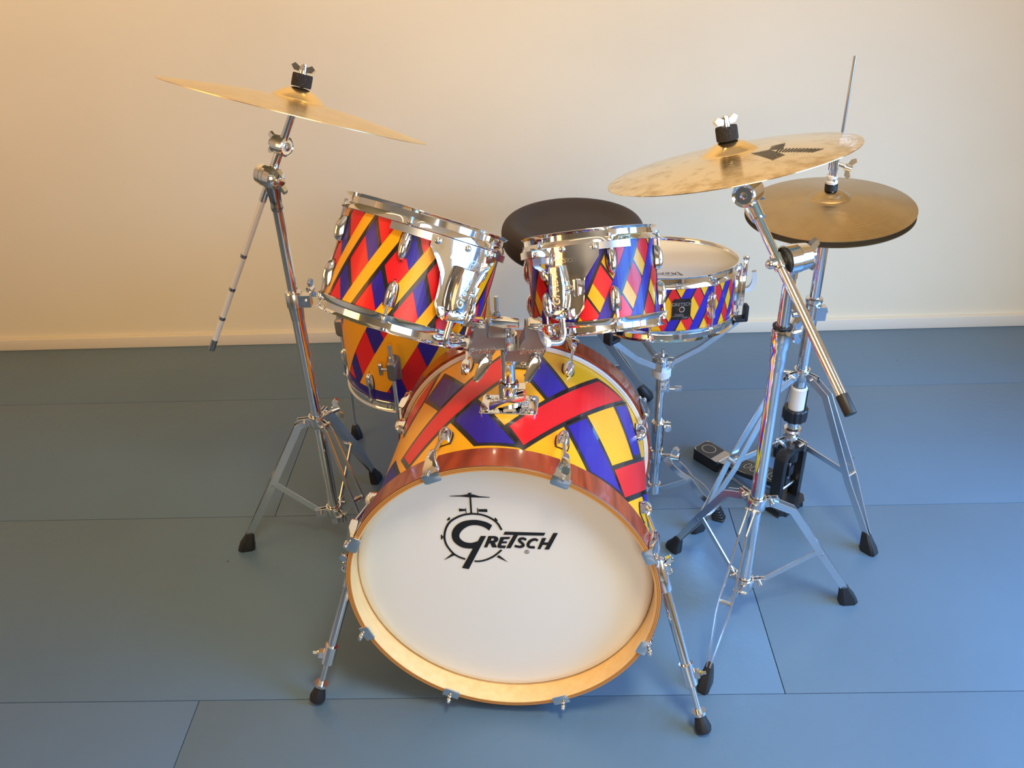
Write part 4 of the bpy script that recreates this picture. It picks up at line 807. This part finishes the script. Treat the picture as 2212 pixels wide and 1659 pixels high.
# ---------------------------------------------------------------- snare stand
SX, SY = .302, 1.792; Sz = lambda z, dx=0, dy=0: A(SX+dx, SY+dy, z)
ss = thing('snare_stand', 'chrome snare stand with white plastic collar under the snare drum', 'snare stand', (SX, SY, 0))
mb = MB(); mb.cyl(Sz(.045), Sz(.26), .0128, 'chrome', seg=28); mb.build('lower_tube', ss)
mb = MB(); mb.cyl(Sz(.24), Sz(.36), .0108, 'chrome', seg=28); mb.build('upper_tube', ss)
mb = MB(); mb.lathe(Sz(.235), (0, 0, 1), [(.0130, -.055), (.0165, -.02), (.0170, .020), (.0150, .022), (.011, .022)], 'chrome', 28); q = Sz(.245, .022, -.006); mb.cyl(Sz(.245, .012, -.014), Sz(.245, .012, .010), .0, 'chrome') if False else None; mb.cyl(q+A(-.008, 0, 0), q+A(.008, -.002, 0), .012, 'chrome', seg=20); mb.cyl(q+A(0, -.014, 0), q+A(0, .012, 0), .0085, 'chrome', seg=20); mb.build('height_clamp', ss, smooth=35)
mb = MB(); mb.lathe(Sz(.392), (0, 0, 1), [(.012, 0), (.0215, .001), (.0225, .004), (.0225, .021), (.0205, .023), (.012, .023)], 'white_plastic', 32); mb.build('plastic_collar', ss, smooth=35)
mb = MB(); mb.cyl(Sz(.35), Sz(.395), .0128, 'chrome', seg=24); mb.box(Sz(.372, .006, -.012), (.024, .022, .030), 'chrome'); mb.cyl(Sz(.362, .012, -.012), Sz(.362, .034, -.014), .005, 'steel'); mb.box(Sz(.362, .040, -.014), (.018, .008, .013), 'steel'); mb.build('basket_tilter', ss, bevel=.002)
hubz = .428; mb = MB(); mb.cyl(Sz(.41), Sz(.450), .0135, 'chrome', seg=24); mb.cyl(Sz(.445), Sz(.468), .0045, 'steel')
rimB = SC.P(0, 0, -.074)
for a in (2, 122, -118):
    d_ = A(math.cos(math.radians(a)), math.sin(math.radians(a)), 0); mb.box(Sz(hubz)+d_*.018, (.020, .018, .022), 'chrome', (d_, A(-d_[1], d_[0], 0), A(0, 0, 1)))
mb.build('basket_hub', ss, bevel=.0015)
for th in (2, 122, -118):
    e = SC.P(0, 0, -.0795)+(SC.w*math.cos(math.radians(th))-SC.u*math.sin(math.radians(th)))*(SR+.014); d_ = unit(A(e[0]-SX, e[1]-SY, 0)); s_ = A(-d_[1], d_[0], 0); p0 = Sz(hubz)+d_*.024; m1 = p0+(e-p0)*.45+A(0, 0, -.012); mb = MB()
    mb.ribbon([p0, m1, e-A(0, 0, .004)], s_, .013, .008, 'bright_steel'); am = mb.build('basket_arm', ss)
    mb = MB(); mb.box(e+A(0, 0, .002)+d_*.004, (.034, .022, .010), 'rubber', (d_, s_, A(0, 0, 1))); mb.box(e+A(0, 0, .018)+d_*.017, (.010, .022, .040), 'rubber', (d_, s_, A(0, 0, 1))); sub(mb.build('basket_grip', ss, bevel=.003), am)
tripod_feet = [(.462, 1.712), (.235, 1.955), (.180, 1.700)]
zc = .150
mb = MB(); mb.lathe(Sz(zc-.016), (0, 0, 1), [(.0130, 0), (.0165, .001), (.0165, .036), (.0130, .038)], 'chrome', 28); mb.build('upper_collar', ss); mb = MB(); mb.lathe(Sz(.030), (0, 0, 1), [(.001, 0), (.0165, .001), (.0165, .030), (.0130, .032)], 'chrome', 28); mb.build('lower_collar', ss)
for f in tripod_feet:
    f = A(f[0], f[1], 0); o = f-Sz(0); Lh = np.linalg.norm(o); o = o/Lh; s_ = A(-o[1], o[0], 0); p0 = Sz(zc)+o*.026; p1 = Sz(.035)+o*(Lh-.012)
    pts = [p0+(p1-p0)*t+A(0, 0, .010*math.sin(math.pi*t)) for t in [i/20 for i in range(21)]]; mb = MB()
    for sg in (-1, 1): mb.ribbon(pts, s_, .016, .0026, 'bright_steel', [sg*(.004+.010*abs(math.sin(2*math.pi*min(1, i/20*1.02)))) for i in range(21)])
    leg = mb.build('leg', ss, smooth=40); mb = MB(); mb.ribbon([Sz(.045)+o*.02, pts[10]-A(0, 0, .002)], s_, .013, .0028, 'bright_steel'); mb.build('brace', ss)
    mb = MB()
    for z0, k in ((0, 1), (.0075, .95), (.015, .9), (.0225, .85), (.030, .8)):
        mb.loft([[A(f[0], f[1], z0+z)-o*.4*z0+o*x*k*kk+s_*y*k*kk for x, y in rr(.016, .0145, .006, 3)] for z, kk in ((0, .86), (.0022, 1), (.0055, 1), (.0075, .86))], 'rubber')
    sub(mb.build('ribbed_foot', ss, smooth=30), leg)
mb = MB(); q = Sz(.162, .042, -.02); mb.cyl(Sz(.155, .012, -.006), q, .0045, 'steel'); wing(mb, q-A(.006, -.003, 0), (.9, -.4, 0), (-.1, -.2, 1), 'bright_steel', 1.35, .2); mb.build('wing_nut', ss)

# ---------------------------------------------------------------- drum throne
TX, TY = .107, 2.30
th_ = thing('drum_throne', 'black cushioned drum throne behind the toms, its foot showing beside the snare stand', 'stool', (TX, TY, 0))
mb = MB(); prof = [(.001, .584), (.06, .5835), (.105, .584), (.130, .588), (.157, .599), (.176, .603), (.191, .597), (.2005, .582), (.2025, .560), (.200, .540), (.192, .524), (.175, .516), (.10, .514), (.001, .514)]
sp_ = spline([(r, z) for r, z in prof], 4); mb.lathe((TX, TY, 0), (0, 0, 1), [(max(p[0], .001), p[1]) for p in sp_], 'seat_cloth', 72); mb.build('seat', th_, smooth=60)
mb = MB(); mb.cyl((TX, TY, .06), (TX, TY, .52), .0135, 'chrome', seg=24); mb.cyl((TX, TY, .20), (TX, TY, .32), .018, 'chrome', seg=24); mb.build('post', th_)
mb = MB(); mb.box((TX, TY, .508), (.16, .10, .012), 'black_plastic'); mb.cyl((TX, TY, .46), (TX, TY, .505), .024, 'steel'); mb.build('seat_mount', th_, bevel=.002)
tf = [(.345, 2.275), (.01, 2.10), (-.02, 2.52)]
for f in tf:
    f = A(f[0], f[1], 0); o = unit(f-A(TX, TY, 0)); s_ = A(-o[1], o[0], 0); Lh = np.linalg.norm(f-A(TX, TY, 0)); p0 = A(TX, TY, .33)+o*.03; p1 = A(TX, TY, .045)+o*(Lh-.02); mb = MB()
    for sg in (-1, 1): mb.ribbon([p0, p0+(p1-p0)*.7, p0+(p1-p0)*.85, p1], s_, .022, .003, 'bright_steel', [sg*.010, sg*.010, sg*.005, sg*.004])
    leg = mb.build('leg', th_); mb = MB(); mb.ribbon([A(TX, TY, .10)+o*.02, p0+(p1-p0)*.72], s_, .016, .003, 'steel'); mb.build('brace', th_)
    d_ = unit(p1-p0); mb = MB(); mb.tube([p1-d_*.010, p1+d_*.004, p1+d_*.03, p1+d_*.044], [.013, .0165, .0205, .016], 'rubber', 18); sub(mb.build('rubber_foot', th_), leg)
mb = MB(); mb.cyl((TX, TY, .31), (TX, TY, .345), .022, 'steel'); mb.cyl((TX, TY, .085), (TX, TY, .115), .019, 'steel'); mb.build('collar', th_)
